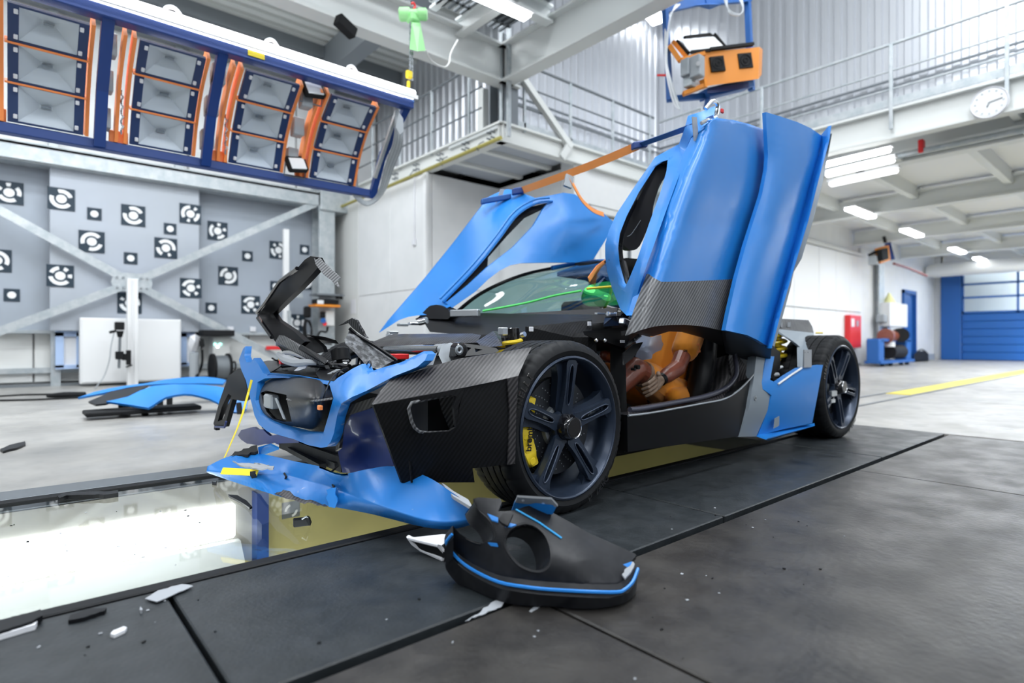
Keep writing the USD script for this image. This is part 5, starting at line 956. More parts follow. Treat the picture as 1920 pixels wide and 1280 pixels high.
obj('front_plate', shell([(966, 938), (1040, 947), (1046, 945), (1036, 964), (990, 962), (960, 956)], [(966, 938, .234, 'z'), (1043, 946, .232, 'z'), (1036, 964, .20, 'z'), (960, 956, .20, 'z')], .006, back=(.3, .5, -.1), res=9), 'blue_satin', bk)
obj('under_arm', hull([P(970, 955, z=.2), P(1030, 962, z=.19), P(985, 960, z=.15), P(1025, 968, z=.15), P(1000, 965, z=.02), P(1015, 968, z=.02)]), 'black_matte', bk)
wd = grp('white_duct', None, 'white air duct piece under the edge of the headlamp panel', 'car part', base=P(800, 1040, z=0))
obj('shell', hull([P(765, 1008, z=.055), P(830, 1001, z=.075), P(850, 1002, z=.075), P(835, 1018, z=.06), P(770, 1010, z=.045), P(828, 1022, z=.06)]), 'white_plastic', wd)
obj('rim', tube([P(766, 1006, z=.056), P(774, 1018, z=.035), P(790, 1030, z=.016), P(830, 1048, z=.008), P(838, 1040, z=.02), P(822, 1022, z=.055), P(772, 1010, z=.052)], .007, 8, closed=True), 'white_plastic', wd)
obj('mouth', shell([(768, 1008), (822, 1023), (838, 1041), (830, 1047), (790, 1029), (774, 1017)], [(768, 1008, .05, 'z'), (830, 1047, .01, 'z'), (822, 1023, .05, 'z')], .004, back=(0, .5, -.3)), 'black_matte', wd)
obj('tail', hull([P(950, 1018, z=.08), P(977, 1024, z=.07), P(976, 1029, z=.06), P(952, 1032, z=.05), P(952, 1020, z=.05)]), 'white_plastic', wd)
# second panel far behind: blue fender on little dollies
fp = grp('fender_panel', None, 'curved blue fender panel lying on the floor behind the car nose', 'car part', base=P(300, 778, z=0))
FYY = [(199, 752, 6.25), (278, 764, 6.05), (345, 738, 6.0), (431, 771, 5.9), (460, 737, 6.1), (359, 720, 6.35), (240, 744, 6.3), (407, 730, 6.25)]
obj('front_blade', shell([(199, 752), (240, 758), (278, 764), (287, 759), (298, 751), (311, 744), (328, 740), (345, 738), (360, 739), (374, 742), (392, 747), (407, 754), (420, 763), (431, 771), (448, 773), (462, 766), (466, 745), (460, 736), (432, 729), (407, 724), (380, 721), (359, 720), (322, 720), (287, 723), (262, 732), (240, 743), (215, 749)], FYY, .03, back=(.2, .6, -.6), res=10), 'blue_satin', fp, smooth=50)
obj('rear_blade', shell([(146, 745), (175, 735), (204, 728), (240, 722), (275, 718), (310, 711), (347, 707), (383, 706), (405, 708), (424, 712), (418, 719), (380, 718), (311, 719), (275, 721), (240, 726), (200, 735)], [(146, 745, 7.0), (275, 719, 7.0), (347, 707, 7.25), (424, 715, 7.1), (311, 719, 7.0)], .03, back=(.2, .6, -.6), res=10), 'blue_satin', fp, smooth=50)
obj('inner_frame', shell([(166, 752), (190, 742), (210, 732), (240, 726), (278, 722), (262, 731), (240, 742), (215, 750), (199, 756), (180, 758)], [(166, 752, 6.6), (278, 722, 6.9), (199, 756, 6.3)], .02, back=(0, .5, -.8)), 'black_satin', fp)
for px, py in ((228, 768), (238, 770), (272, 772), (300, 764), (318, 757)):
    q = P(px, py + 5, z=0); obj('dolly_foot', cyl(q, q + V(0, 0, .15), .028, 10), 'black_matte', fp)
obj('dolly', rbox(P(270, 768, y=6.3), (.45, .15, .02), None, .01), 'black_matte', fp)
for px in (425, 450): q = P(px, 776, z=0) ; obj('dolly_foot', cyl(q, q + V(0, .04, .1), .026, 10), 'black_matte', fp)
def flat(name, pts, z, mat, lab, cat_='debris', t=.006, seed=1, amp=1.5, step=9):
    """a shard lying flat on the floor (or glass)"""
    o = ragged(pts, amp, step, seed) if amp else pts; q = np.array([P(a, b, z=z)[:2] for a, b in o])
    m = prism(q, [], None, t); m.apply_translation([0, 0, z]); return thing(name, m, mat, lab, cat_)
flat('black_strip', [(108, 937), (122, 930), (205, 928), (221, 926), (222, 931), (205, 934), (125, 936), (112, 941)], -.003, 'black_satin', 'long thin black strip lying on the glass floor', t=.018, amp=.6)
flat('black_shard', [(0, 846), (18, 838), (47, 831), (48, 836), (30, 844), (6, 850)], 0, 'black_satin', 'dark shard on the pale concrete at the left edge of the picture', t=.015, amp=.6)
flat('tape_piece', [(272, 1123), (296, 1108), (340, 1096), (362, 1099), (318, 1119), (294, 1129)], .0095, 'tape_grey', 'piece of grey tape stuck across the edge of the glass', 'tape', .002, amp=.8)
flat('black_shard', [(128, 1170), (132, 1160), (165, 1148), (200, 1146), (196, 1152), (160, 1164)], .0045, 'black_satin', 'black torn shard on the dark plate beside the glass edge', t=.010, amp=.8)
flat('black_slab', [(-20, 1178), (50, 1160), (76, 1152), (80, 1164), (60, 1175), (-20, 1202)], .0095, 'black_satin', 'dark moulded piece with pale edge in the bottom left corner', t=.014, amp=.8)
flat('pale_strip', [(-20, 1200), (60, 1176), (70, 1173), (66, 1180), (-20, 1206)], .0045, 'white_plastic', 'narrow pale trim strip below the dark moulded piece at the left edge', t=.012, amp=.3)
flat('white_chip', [(207, 1194), (212, 1188), (232, 1180), (238, 1182), (234, 1187), (214, 1196)], .0045, 'white_plastic', 'small white plastic chip alone on the dark plate', t=.008, amp=.4)
flat('pale_chip', [(262, 1150), (263, 1144), (267, 1148), (266, 1151)], .0045, 'tape_grey', 'tiny pale chip between the white chip and the grey tape', t=.01, amp=0)
flat('curved_strip', [(428, 930), (445, 931), (462, 941), (473, 953), (468, 955), (450, 943), (432, 934)], -.003, 'black_satin', 'curved black strip on the glass below the splitter tip', t=.008, amp=.5)
flat('small_hook', [(397, 905), (404, 907), (407, 903), (406, 910), (398, 909)], -.003, 'black_satin', 'small hooked black fragment near the far edge of the glass', t=.008, amp=0)
flat('floor_tape', [(872, 1165), (902, 1147), (925, 1128), (945, 1118), (947, 1124), (940, 1138), (905, 1153)], .0045, 'tape_grey', 'torn strip of grey tape on the dark plate near its outer joint', 'tape', .0015, amp=2, step=6)
flat('pale_smear', [(992, 1146), (1002, 1137), (1014, 1135), (1010, 1140), (996, 1148)], .0005, 'tape_grey', 'small pale scrap on the near concrete slab', t=.0012, amp=.6)
ck = grp('black_clip', None, 'small black clip with a bent metal pin on the glass in front of the splitter', 'debris', base=P(570, 982, z=0))
obj('block', rbox(P(566, 978, z=.012), (.03, .014, .014), [unit((1, -.3, 0)), unit((.3, 1, 0)), (0, 0, 1)], .003), 'black_matte', ck); obj('fragment', hull([P(573, 975, z=.02), P(585, 978, z=.0), P(578, 966, z=.04), P(570, 970, z=.03), P(582, 985, z=.0), P(572, 984, z=.0)]), 'black_satin', ck); obj('pin', tube([P(566, 973, z=.03), P(574, 968, z=.04), P(578, 970, z=.03)], .003, 6), 'steel', ck)
rr = random.Random(3); sc = []
for k in range(260):
    x, y = rr.uniform(-.8, 2.4), rr.uniform(.7, 3.2); z = -.004 if 1.89 < y < 3.2 else (.004 if 1.2 < y < 1.8 else .0005)
    if 1.8 <= y <= 1.89 or 1.1 < y < 1.2 or (x > .55 and y > 1.42): continue
    s = rr.uniform(.0015, .005); sc.append(rbox((x, y, z + s * .4), (s, s * rr.uniform(.4, 1), s * .4), [V(math.cos(k), math.sin(k), 0), V(-math.sin(k), math.cos(k), 0), (0, 0, 1)], s * .2))
tag(obj('splinters', cat(*sc[::2]), 'tape_grey', None, kind='stuff'), 'pale splinters scattered over the floor around the car nose', 'debris'); tag(obj('splinters', cat(*sc[1::2]), 'black_satin', None, kind='stuff'), 'dark splinters scattered over the floor around the car nose', 'debris')
# ================================================================== LAMP BANK (top left)
lb = grp('lamp_bank', None, 'long blue-framed lamp bank with orange brackets hanging at the upper left', 'lamp bank', base=(1.2, 5.0, 2.1))
YB, ZB, YT, ZT = 5.20, 2.10, 4.66, 2.83
arc = [V(0, 5.19, 2.16)]
for ang in (24, 38, 53): arc.append(arc[-1] + V(0, -math.sin(math.radians(ang)), math.cos(math.radians(ang))) * .265)
obj('bottom_rail', box(-1.6, 2.74, YB - .03, YB + .05, ZB - .02, ZB + .05, .006), 'blue_rail', lb)
obj('top_rail', box(-1.6, 2.80, YT - .05, YT + .05, ZT - .03, ZT + .045, .006), 'blue_rail', lb)
obj('light_box', box(-1.6, 2.80, YT - .09, YT + .10, ZT + .05, ZT + .125, .012), 'strip_light', lb, label='white light strip along the top of the lamp bank')
obj('light_box_edge', box(-1.6, 2.81, YT - .10, YT - .085, ZT + .04, ZT + .075), 'white_paint', lb)
for x in (-.2, .50, 1.20): obj('frame_post', cat(bar((x, YB - .03, ZB), (x, 5.0, 2.45), .07, .06, (0, 1, 0)), bar((x, 5.0, 2.45), (x, YT, ZT), .07, .06, (0, 1, 0))), 'blue_rail', lb)
obj('end_post', cat(bar((2.68, YB, ZB - .02), (2.70, 5.02, 2.45), .06, .05, (0, 1, 0)), bar((2.70, 5.02, 2.45), (2.76, YT, ZT), .06, .05, (0, 1, 0))), 'blue_rail', lb)
obj('end_strut', bar((2.66, YB - .1, ZB + .15), (2.68, YT + .05, ZT - .05), .03, .03), 'galv', lb)
obj('yellow_label', rbox((1.42, YT - .055, ZT + .015), (.06, .004, .02), None, .001), 'tape_yellow', lb)
def arc_plate(x, w, off, ext, h):
    rows = []
    pts = spline([p for p in arc], 5)
    for i, p in enumerate(pts):
        t = unit(pts[min(i + 1, len(pts) - 1)] - pts[max(i - 1, 0)]); n = unit(V(0, -t[2], t[1]))
        rows.append([p + n * off + V(x, 0, 0), p + n * off + V(x + w, 0, 0), p + n * (off - h) + V(x + w, 0, 0), p + n * (off - h) + V(x, 0, 0)])
    return ringloft(rows)
LX = [-.49, .20, .89, 1.58, 2.26]
for i, xc_ in enumerate(LX):
    for dx, w, of, h in ((-.245, .022, .03, .10), (-.30, .022, .03, .10), (.215, .022, .02, .12)):
        obj('side_plate', arc_plate(xc_ + dx, w, of, 0, h), 'orange_light', lb)
    for k in range(3):
        a, b = arc[k], arc[k + 1]; t = unit(b - a); n = unit(V(0, -t[2], t[1])); c = (a + b) / 2 + V(xc_, 0, 0); ax = [V(1, 0, 0), t, np.cross(V(1, 0, 0), t)]
        if ax[2] @ n < 0: ax = [V(-1, 0, 0), t, np.cross(V(-1, 0, 0), t)]
        lm = grp('lamp', lb)
        T = np.eye(4); T[:3, :3] = np.array(ax).T; T[:3, 3] = c
        fr = prism([(-.205, -.128), (.205, -.128), (.205, .128), (-.205, .128)], [[(-.150, -.115), (.150, -.115), (.150, .115), (-.150, .115)]], T, .03)
        obj('lamp_frame', fr, 'blue_lamp', lm)
        L = lambda x, y, z: (T @ V(x, y, z, 1))[:3]
        cor = [(-.152, -.117), (.152, -.117), (.152, .117), (-.152, .117)]; inn = [(-.035, -.012), (.035, -.012), (.035, .012), (-.035, .012)]
        v = [L(x, y, .018) for x, y in cor] + [L(x, y, -.085) for x, y in inn] + [L(x, y, -.012) for x, y in cor] + [L(x, y, -.10) for x, y in inn]
        f = []
        for q in range(4):
            r = (q + 1) % 4; f += [(q, r, 4 + r), (q, 4 + r, 4 + q), (8 + q, 12 + r, 8 + r), (8 + q, 12 + q, 12 + r), (q, 8 + r, r), (q, 8 + q, 8 + r)]
        f += [(4, 5, 6), (4, 6, 7), (12, 14, 13), (12, 15, 14)]
        obj('reflector', trimesh.Trimesh(np.array(v), np.array(f), process=False), 'lamp_glass', lm, smooth=False)
        obj('bulb', cat(tube([L(-.028, .0, -.065), L(.028, .0, -.065)], .010, 8)), 'lamp_grey', lm)
        obj('front_glass', prism([(-.150, -.115), (.150, -.115), (.150, .115), (-.150, .115)], [], T @ np.array([[1, 0, 0, 0], [0, 1, 0, 0], [0, 0, 1, .020], [0, 0, 0, 1.]]), .004), 'lamp_pane', lm)
        for sx in (-.165, .165):
            for sy in (-.085, .085): obj('clip', rbox(L(sx, sy, .035), (.011, .014, .008), ax, .003), 'white_plastic', lm)
        if k: obj('cross_plate', rbox(arc[k] + V(xc_, 0, 0) + n * .01, (.22, .006, .03), [V(1, 0, 0), t, n], .002), 'orange_light', lb)
    for k in range(3):
        q = (arc[k] + arc[k + 1]) / 2 + V(xc_ - .37, .03, .02); obj('ballast', rbox(q, (.045, .05, .075), None, .006), 'lamp_grey', lb)
    obj('bracket_foot', rbox(V(xc_ - .27, 5.2, 2.17), (.06, .012, .07), None, .003), 'orange_light', lb)
    obj('cable_loop', tube(spline([(xc_ - .05, YT + .05, ZT + .10), (xc_ - .05, YT + .06, ZT + .20), (xc_ + .02, YT + .10, ZT + .24), (xc_ + .08, YT + .14, ZT + .18), (xc_ + .08, YT + .16, ZT + .05)], 5), .015, 8), 'white_plastic', lb)
    if 0 < i: obj('hood_edge', rbox((xc_, YT + .12, ZT + .115), (.16, .03, .012), None, .003), 'orange_light', lb)
for px, py, y in ((587, 168, 4.75), (556, 308, 5.12)):
    q = P(px, py, y=y); f_ = grp('floodlight', lb); a_ = [V(1, 0, .15), V(0, .9, -.4), V(-.15, .4, .9)]; a_ = [unit(v) for v in a_]
    obj('housing', rbox(q, (.085, .03, .075), a_, .012), 'black_matte', f_); obj('glass', rbox(q + V(0, -.030, .0), (.066, .006, .056), a_, .003), 'lamp_glass', f_); obj('bracket', tube([q + V(-.09, .02, 0), q + V(-.09, .05, -.1), q + V(.09, .05, -.1), q + V(.09, .02, 0)], .007, 6), 'galv_dark', f_)
cab = []
for k in range(7):
    o = k * .014; obj('cable', tube(spline([(2.66 + o * .4, YT + .04, ZT - .05), (2.68 + o, YT + .1, ZT - .3), (2.72 + o, 5.0, 2.35), (2.72 + o * .6, 5.15, 2.12), (2.62, 5.2, 2.03 - o * .4), (2.54 - o, 5.2, 2.12), (2.5 - o, 5.15, 2.35)], 5), .008, 6), 'galv' if k % 2 else 'lamp_grey', lb)
obj('grey_bag', hull([P(748, 210, y=4.6), P(742, 238, y=4.6), P(750, 252, y=4.6), P(757, 246, y=4.6), P(756, 222, y=4.6), P(750, 230, y=4.68)]), 'lamp_grey', lb)
obj('rail_end', cat(rbox(P(764, 187, y=4.64), (.05, .025, .03), None, .006), cyl(P(766, 190, y=4.64), P(776, 192, y=4.62), .018, 10)), 'blue_door', lb)
for x0, xx in ((.62, .6), (1.32, 1.3)):
    ch = [tube(spline([(x0, 5.05, 2.5 - j * .036), (x0 + .012 * (j % 2), 5.05 + .012 * ((j + 1) % 2), 2.49 - j * .036), (x0, 5.05, 2.47 - j * .036)], 3), .006, 5) for j in range(9)]
    obj('chain', cat(*ch), 'steel', lb, kind='stuff')
# ---- hoist
ho = grp('chain_hoist', None, 'lime green electric chain hoist hanging above the lamp bank', 'hoist', base=P(775, 95, y=4.75))
q = P(775, 27, y=4.75); ax = unit(V(SN, -CS, 0))
obj('motor', cat(cyl(q - ax * .13, q - ax * .03, .062, 20, bev=.01), cyl(q - ax * .04, q + ax * .05, .045, 20, bev=.005), cyl(q + ax * .04, q + ax * .13, .055, 20, bev=.012)), 'green_hoist', ho)
obj('gearbox', rbox(q + V(0, 0, -.045), (.05, .05, .035), None, .012), 'green_hoist', ho)
obj('chain_bag', hull([P(772, 42, y=4.7), P(788, 42, y=4.7), P(768, 92, y=4.7), P(798, 95, y=4.7), P(783, 96, y=4.62), P(778, 42, y=4.8), P(785, 94, y=4.82)]), 'green_hoist', ho)
obj('hook', tube(spline([q + V(0, 0, .05), q + V(.02, 0, .08), q + V(0, 0, .11), q + V(-.02, 0, .09)], 4), .010, 8), 'red', ho)
for dx in (-.012, .012): obj('load_chain', cat(*[rbox(P(771, 45, y=4.72) + V(dx, 0, -j * .03), (.004 + .006 * (j % 2), .010 - .006 * (j % 2), .014), None, .002) for j in range(18)]), 'steel', ho, kind='stuff')
obj('hook_block', rbox(P(767, 140, y=4.66), (.03, .02, .035), None, .008), 'yellow', ho); obj('hook_shank', rbox(P(766, 158, y=4.66), (.015, .012, .03), None, .006), 'yellow', ho)
obj('lower_hook', tube(spline([P(766, 165, y=4.66), P(770, 172, y=4.66), P(767, 179, y=4.66), P(762, 175, y=4.66)], 4), .010, 8), 'blue_door', ho)
obj('cable', tube(spline([P(798, 94, y=4.72), P(810, 115, y=4.8), P(832, 126, y=4.9), P(842, 118, y=5.0), P(845, 100, y=5.1), P(858, 75, y=5.2)], 6), .009, 6), 'off_white', ho)
# ================================================================== ORANGE LAMP UNIT hung from a blue frame
D = 6.5; Q = lambda px, py, d=D: P(px, py, d=d)
hu = grp('hanging_lamp_unit', None, 'orange two-fan lamp unit hanging in a blue frame above the car', 'lamp', base=Q(1335, 190))
obj('frame_side', bar(Q(1247, 18, 6.3), Q(1256, 188, 6.3), .05, .06, (1, 0, 0)), 'blue_door', hu); obj('frame_side', bar(Q(1401, -10, 6.9), Q(1409, 170, 6.9), .06, .06, (1, 0, 0)), 'blue_door', hu)
obj('frame_top', cat(bar(Q(1244, 16, 6.3), Q(1330, -2, 6.6), .05, .10), bar(Q(1320, 0, 6.55), Q(1405, -6, 6.9), .05, .12), hull([Q(1300, 10, 6.45), Q(1330, 18, 6.5), Q(1355, 8, 6.6), Q(1330, 5, 6.6), Q(1330, 8, 6.4)])), 'blue_door', hu)
obj('frame_bottom', cat(bar(Q(1252, 186, 6.3), Q(1330, 180, 6.5), .05, .06), bar(Q(1320, 178, 6.45), Q(1402, 158, 6.75), .16, .10)), 'blue_door', hu)
obj('tray', hull([Q(1326, 166, 6.3), Q(1404, 154, 6.5), Q(1326, 175, 6.3), Q(1404, 165, 6.5), Q(1330, 172, 6.8), Q(1400, 160, 6.9)]), 'blue_rail', hu)
obj('hang_rod', bar(Q(1327, 184, 6.45), Q(1322, 204, 6.45), .04, .04), 'blue_door', hu)
obj('orange_body', hull([Q(1318, 98, 6.2), Q(1424, 88, 6.3), Q(1422, 148, 6.3), Q(1320, 162, 6.2), Q(1330, 100, 6.65), Q(1430, 92, 6.75), Q(1428, 140, 6.75), Q(1330, 155, 6.65)]), 'orange_fan', hu)
for a, b in ((1345, 120), (1397, 114)):
    c = Q(a, b, 6.215 if a < 1370 else 6.275); u = unit(Q(1424, 88, 6.3) - Q(1318, 98, 6.2)); w = unit(Q(1320, 162, 6.2) - Q(1318, 98, 6.2)); w = unit(w - (w @ u) * u); n = np.cross(u, w)
    obj('fan_grille', rbox(c, (.080, .080, .012), [u, w, n], .003), 'black_matte', hu)
    fn = lathe([(.02, -.004), (.03, -.004), (.03, .004), (.02, .004)], 20, 'z'); fn2 = lathe([(.055, -.004), (.062, -.004), (.062, .004), (.055, .004)], 24, 'z'); T = np.eye(4); T[:3, :3] = np.array([u, w, n]).T; T[:3, 3] = c + n * (-.014 if n @ V(CS, SN, 0) > 0 else .014)
    for z_ in (fn, fn2): z_.apply_transform(T); obj('fan_ring', z_, 'black_gloss', hu)
obj('top_trim', bar(Q(1330, 93, 6.2), Q(1412, 83, 6.3), .05, .03), 'black_matte', hu)
obj('lamp_frame', cat(bar(Q(1283, 70, 6.4), Q(1330, 65, 6.6), .03, .03), bar(Q(1330, 64, 6.6), Q(1342, 72, 6.6), .03, .02), bar(Q(1270, 78, 6.3), Q(1290, 100, 6.2), .05, .04), bar(Q(1340, 64, 6.6), Q(1360, 88, 6.5), .03, .03), bar(Q(1295, 98, 6.2), Q(1332, 94, 6.2), .03, .03)), 'black_matte', hu)
obj('lamp_face', hull([Q(1278, 76, 6.35), Q(1340, 68, 6.6), Q(1356, 86, 6.5), Q(1292, 97, 6.22), Q(1278, 80, 6.4), Q(1356, 90, 6.55)]), 'lamp_glass', hu)
obj('side_bracket', cat(bar(Q(1256, 86, 6.25), Q(1275, 114, 6.2), .05, .05), bar(Q(1262, 78, 6.3), Q(1288, 108, 6.2), .03, .04), bar(Q(1272, 114, 6.2), Q(1322, 100, 6.18), .03, .04)), 'orange_fan', hu); obj('side_bracket', cat(bar(Q(1281, 176, 6.2), Q(1322, 160, 6.2), .06, .04), bar(Q(1318, 150, 6.2), Q(1320, 165, 6.2), .06, .05)), 'orange_fan', hu)
obj('switch_box', cat(rbox(Q(1307, 126, 6.1), (.055, .06, .11), None, .008)), 'lamp_grey', hu); obj('switch_box', rbox(Q(1288, 128, 6.15), (.05, .05, .09), None, .008), 'steel', hu); obj('switch_box', rbox(Q(1296, 155, 6.2), (.08, .05, .06), None, .008), 'galv', hu)
obj('knob', cyl(Q(1309, 119, 6.0), Q(1309, 119, 6.04), .022, 12), 'white_plastic', hu)
for k in range(4): obj('cable', tube(spline([Q(1275 - k * 3, 8, 6.35), Q(1250 + k * 2, 40, 6.3), Q(1247 + k, 110, 6.2), Q(1252 + k * 2, 150, 6.15), Q(1262 + k * 3, 190, 6.15), Q(1272 + k, 205, 6.15)], 6), .008, 6), 'galv' if k % 2 else 'white_plastic', hu)
for k in range(3): obj('cable', tube(spline([Q(1357 + k * 3, -4, 6.6), Q(1366, 18 + k * 3, 6.55), Q(1385, 27 + k, 6.55), Q(1393, 18, 6.6), Q(1385 + k * 3, -4, 6.7)], 5), .008, 6), 'lamp_grey', hu)
obj('red_clip', bar(Q(1232, 141, 6.2), Q(1254, 141, 6.2), .012, .02), 'red', hu)
fu = grp('far_lamp_unit', None, 'small orange-fronted lamp unit under the far low ceiling', 'lamp', base=P(1655, 505, d=16))
Q2 = lambda px, py, d=16.: P(px, py, d=d)
obj('front', bar(Q2(1646, 480), Q2(1664, 474, 16.3), .12, .42), 'orange_fan', fu); obj('dark_panel', bar(Q2(1650, 479, 15.8), Q2(1661, 475, 16.0), .12, .30), 'black_matte', fu); obj('blue_side', bar(Q2(1664, 455, 16.4), Q2(1672, 487, 16.4), .1, .12), 'blue_rail', fu)
obj('mount', cat(bar(Q2(1657, 443), Q2(1660, 455), .06, .06), bar(Q2(1630, 478), Q2(1646, 470), .12, .06)), 'black_matte', fu); obj('box', rbox(Q2(1638, 488), (.09, .1, .12), None, .01), 'lamp_grey', fu)
obj('arm', tube([Q2(1676, 494), Q2(1705, 503, 16.5), Q2(1737, 517, 17)], .035, 8), 'skin_brown', fu)
# ================================================================== LUMINAIRES in view
def luminaire(nm, p0, p1, w, h, lab, mat='tube_light', grp_=None):
    g = grp(nm, None, lab, 'light', grp_, base=(np.array(p0) + np.array(p1)) / 2)
    obj('diffuser', bar(p0, p1, w, h, bev=.02), mat, g)
    e = unit(np.array(p1) - np.array(p0)) * .02; obj('housing', bar(np.array(p0) - e + V(0, 0, h / 2 + .02), np.array(p1) + e + V(0, 0, h / 2 + .02), w * 1.12, .035), 'white_paint', g); return g
luminaire('ceiling_light', P(868, -20, z=4.5), P(990, 34, z=4.5), .16, .05, 'bright ceiling light under the high walkway by the corner column')
luminaire('ceiling_light', P(1188, -10, z=7.2), P(1236, 42, z=7.2), .30, .08, 'bright ceiling light high up beside the hanging lamp unit', 'tube_light')
for i, dy in enumerate((0, .16, .30)):
    a, b = P(1670, 280, x=8.9), P(1540, 311, x=8.9); luminaire('tube_light', a + V(dy, 0, -.11 * i), b + V(dy, 0, -.11 * i), .10, .06, ('topmost', 'middle', 'lowest')[i] + ' of the three white tube lights under the right gallery edge', 'tube_light' if i == 0 else 'tube_soft', 'tube lights under the gallery edge')
for i, (x, l) in enumerate(((13.7, 'nearest of the row of low ceiling lights in the far room'), (17.2, 'second of the row of low ceiling lights in the far room'), (21.6, 'third of the row of low ceiling lights in the far room'), (24.6, 'farthest of the row of low ceiling lights in the far room'))):
    luminaire('low_ceiling_light', (x - .65, 4.55, 3.40), (x + .65, 4.55, 3.40), .20, .06, l, 'tube_light', 'low ceiling lights in the far room')
# pipes and duct under the gallery, clock
tag(obj('ceiling_pipe', tube([(9.3, 6.0, 3.24), (9.3, -6, 3.24)], .04, 10), 'galv', None), 'grey pipe running below the right gallery', 'pipe')
tag(obj('air_duct', tube([(25.2, 6.2, 3.22), (25.2, 5.9, 3.22), (25.2, -4, 3.22)], [.20, .24, .24], 20), 'off_white', None), 'round pale air duct above the far blue door', 'duct')
obj('pipe_clamp', rbox((9.3, 2.35, 3.30), (.05, .03, .09), None, .01), 'red', '/World/trim_3'); obj('pipe_hanger', rbox((9.3, 3.1, 3.14), (.04, .05, .10), None, .01), 'black_matte', '/World/trim_3')
cl = grp('wall_clock', None, 'round white wall clock on the right gallery beam', 'clock', base=(8.56, 1.50, 3.42))
cz = V(8.555, 1.50, 3.425)
obj('case', lathe([(0, -.02), (.160, -.02), (.172, -.03), (.178, -.02), (.178, .02), (0, .02)], 40, 'x', cz), 'white_plastic', cl); obj('dial', cyl(cz + V(-.021, 0, 0), cz + V(-.024, 0, 0), .155, 40), 'white_paint', cl)
for k in range(12):
    a = k * math.pi / 6; obj('hour_mark', rbox(cz + V(-.026, .13 * math.sin(a), .13 * math.cos(a)), (.002, .010, .010), None, .001), 'galv', cl)
obj('hand', bar(cz + V(-.028, 0, 0), cz + V(-.028, -.12, .02), .004, .010), 'galv_dark', cl); obj('hand', bar(cz + V(-.030, 0, 0), cz + V(-.030, .02, -.05), .004, .012), 'galv_dark', cl)
tag(obj('camera_bracket', cat(rbox(P(648, 50, z=4.05), (.12, .05, .06), [unit((1, .3, -.3)), unit((-.3, 1, 0)), unit((.3, 0, 1))], .01)), 'black_matte', None), 'black bracket clamped under the high runway beam', 'bracket')
# ================================================================== TARGET MARKERS on the test wall
MP = 11.1; MS = 11.35
def marker(px, py, big, pl, lab, seed, off=.008):
    y = pl - off; c = P(px, py, y=y); g = grp('target_marker', None, lab, 'target marker', 'target markers on the test wall', base=c)
    s = .165 if big else .092; obj('plate', box(c[0] - s, c[0] + s, y - .004, y + .004, c[2] - s, c[2] + s), 'marker_black', g)
    r0 = .38 if big else .55; th = np.linspace(0, 2 * math.pi, 28, endpoint=False)
    T = plane_T(c + V(0, -.0045, 0), (1, 0, 0), (0, 0, 1))
    obj('dot', prism([(s * r0 * math.cos(t), s * r0 * math.sin(t)) for t in th], [], T, .003), 'marker_white', g)
    if big:
        r = random.Random(seed); a = r.uniform(0, 360); segs = r.choice([(150, 60, 20), (120, 20, 70, 20), (130, 25, 25, 60), (100, 60, 25, 25), (160, 90)])
        gap = (360 - sum(segs)) / len(segs)
        for w in segs:
            t = np.radians(np.linspace(a, a + w, max(4, int(w / 8)))); o = [(s * .86 * math.cos(q), s * .86 * math.sin(q)) for q in t] + [(s * .55 * math.cos(q), s * .55 * math.sin(q)) for q in t[::-1]]
            obj('ring_arc', prism(o, [], T, .003), 'marker_white', g); a += w + gap
BIG = [(17, 361, MS, 'coded target at the upper left edge of the test wall'), (115, 373, MP, 'coded target in the top left corner of the raised centre panel'), (250, 404, MP, 'coded target top centre of the raised centre panel'), (357, 401, MP, 'coded target in the top right corner of the raised centre panel'),
       (172, 453, MP, 'coded target left of middle on the centre panel, above the brace'), (311, 465, MP, 'coded target right of middle on the centre panel, above the brace'), (408, 433, MS, 'uppermost coded target on the right grey panel, above the brace'), (113, 517, MP, 'coded target low on the left rim of the centre panel, below the brace'),
       (358, 540, MP, 'coded target low on the right rim of the centre panel, right of the brace joint'), (428, 517, MS, 'coded target in the middle of the right grey panel below the brace'), (522, 469, MS, 'coded target half behind the thin white upright'), (470, 571, MS, 'lowest coded target on the right grey panel, near the blue spike of the car'),
       (243, 568, MP, 'coded target half hidden behind the white post'), (-6, 488, MS, 'coded target cut off by the left picture edge'), (572, 527, MS, 'coded target peeping out behind the bent black stay'), (557, 605, MS, 'coded target low by the tool shelf, beside the bent stay')]
SMALL = [(177, 401, MP, 'small dot target between the two upper left coded targets of the centre panel'), (319, 429, MP, 'small dot target upper right on the centre panel'), (245, 484, MP, 'small dot target just above the brace joint'), (464, 480, MS, 'small dot target in the middle of the right grey panel'), (571, 468, MS, 'small dot target beside the corner column'),
         (22, 553, MS, 'small dot target on the left grey panel below the brace'), (396, 577, MS, 'small dot target low on the right grey panel, above the black cable shelf'), (516, 536, MS, 'small dot target at the edge of the bent black stay')]
for i, (a, b, pl, l) in enumerate(BIG): marker(a, b, True, pl, l, 10 + i)
for i, (a, b, pl, l) in enumerate(SMALL): marker(a, b, False, pl, l, i)
c = P(546, 957, y=3.28); T = plane_T(V(c[0], 3.286, c[2]), (1, 0, 0), (0, 0, 1))
obj('pit_target', prism([(-.05, -.04), (.05, -.04), (.05, .05), (-.05, .05)], [], T, .003), 'galv_dark', pit)
for a0 in (100, 280): 
    t = np.radians(np.linspace(a0, a0 + 80, 8)); obj('pit_target_mark', prism([(.036 * math.cos(q), .036 * math.sin(q)) for q in t] + [(.024 * math.cos(q), .024 * math.sin(q)) for q in t[::-1]], [], plane_T(V(c[0], 3.282, c[2]), (1, 0, 0), (0, 0, 1)), .003), 'white_paint', pit)
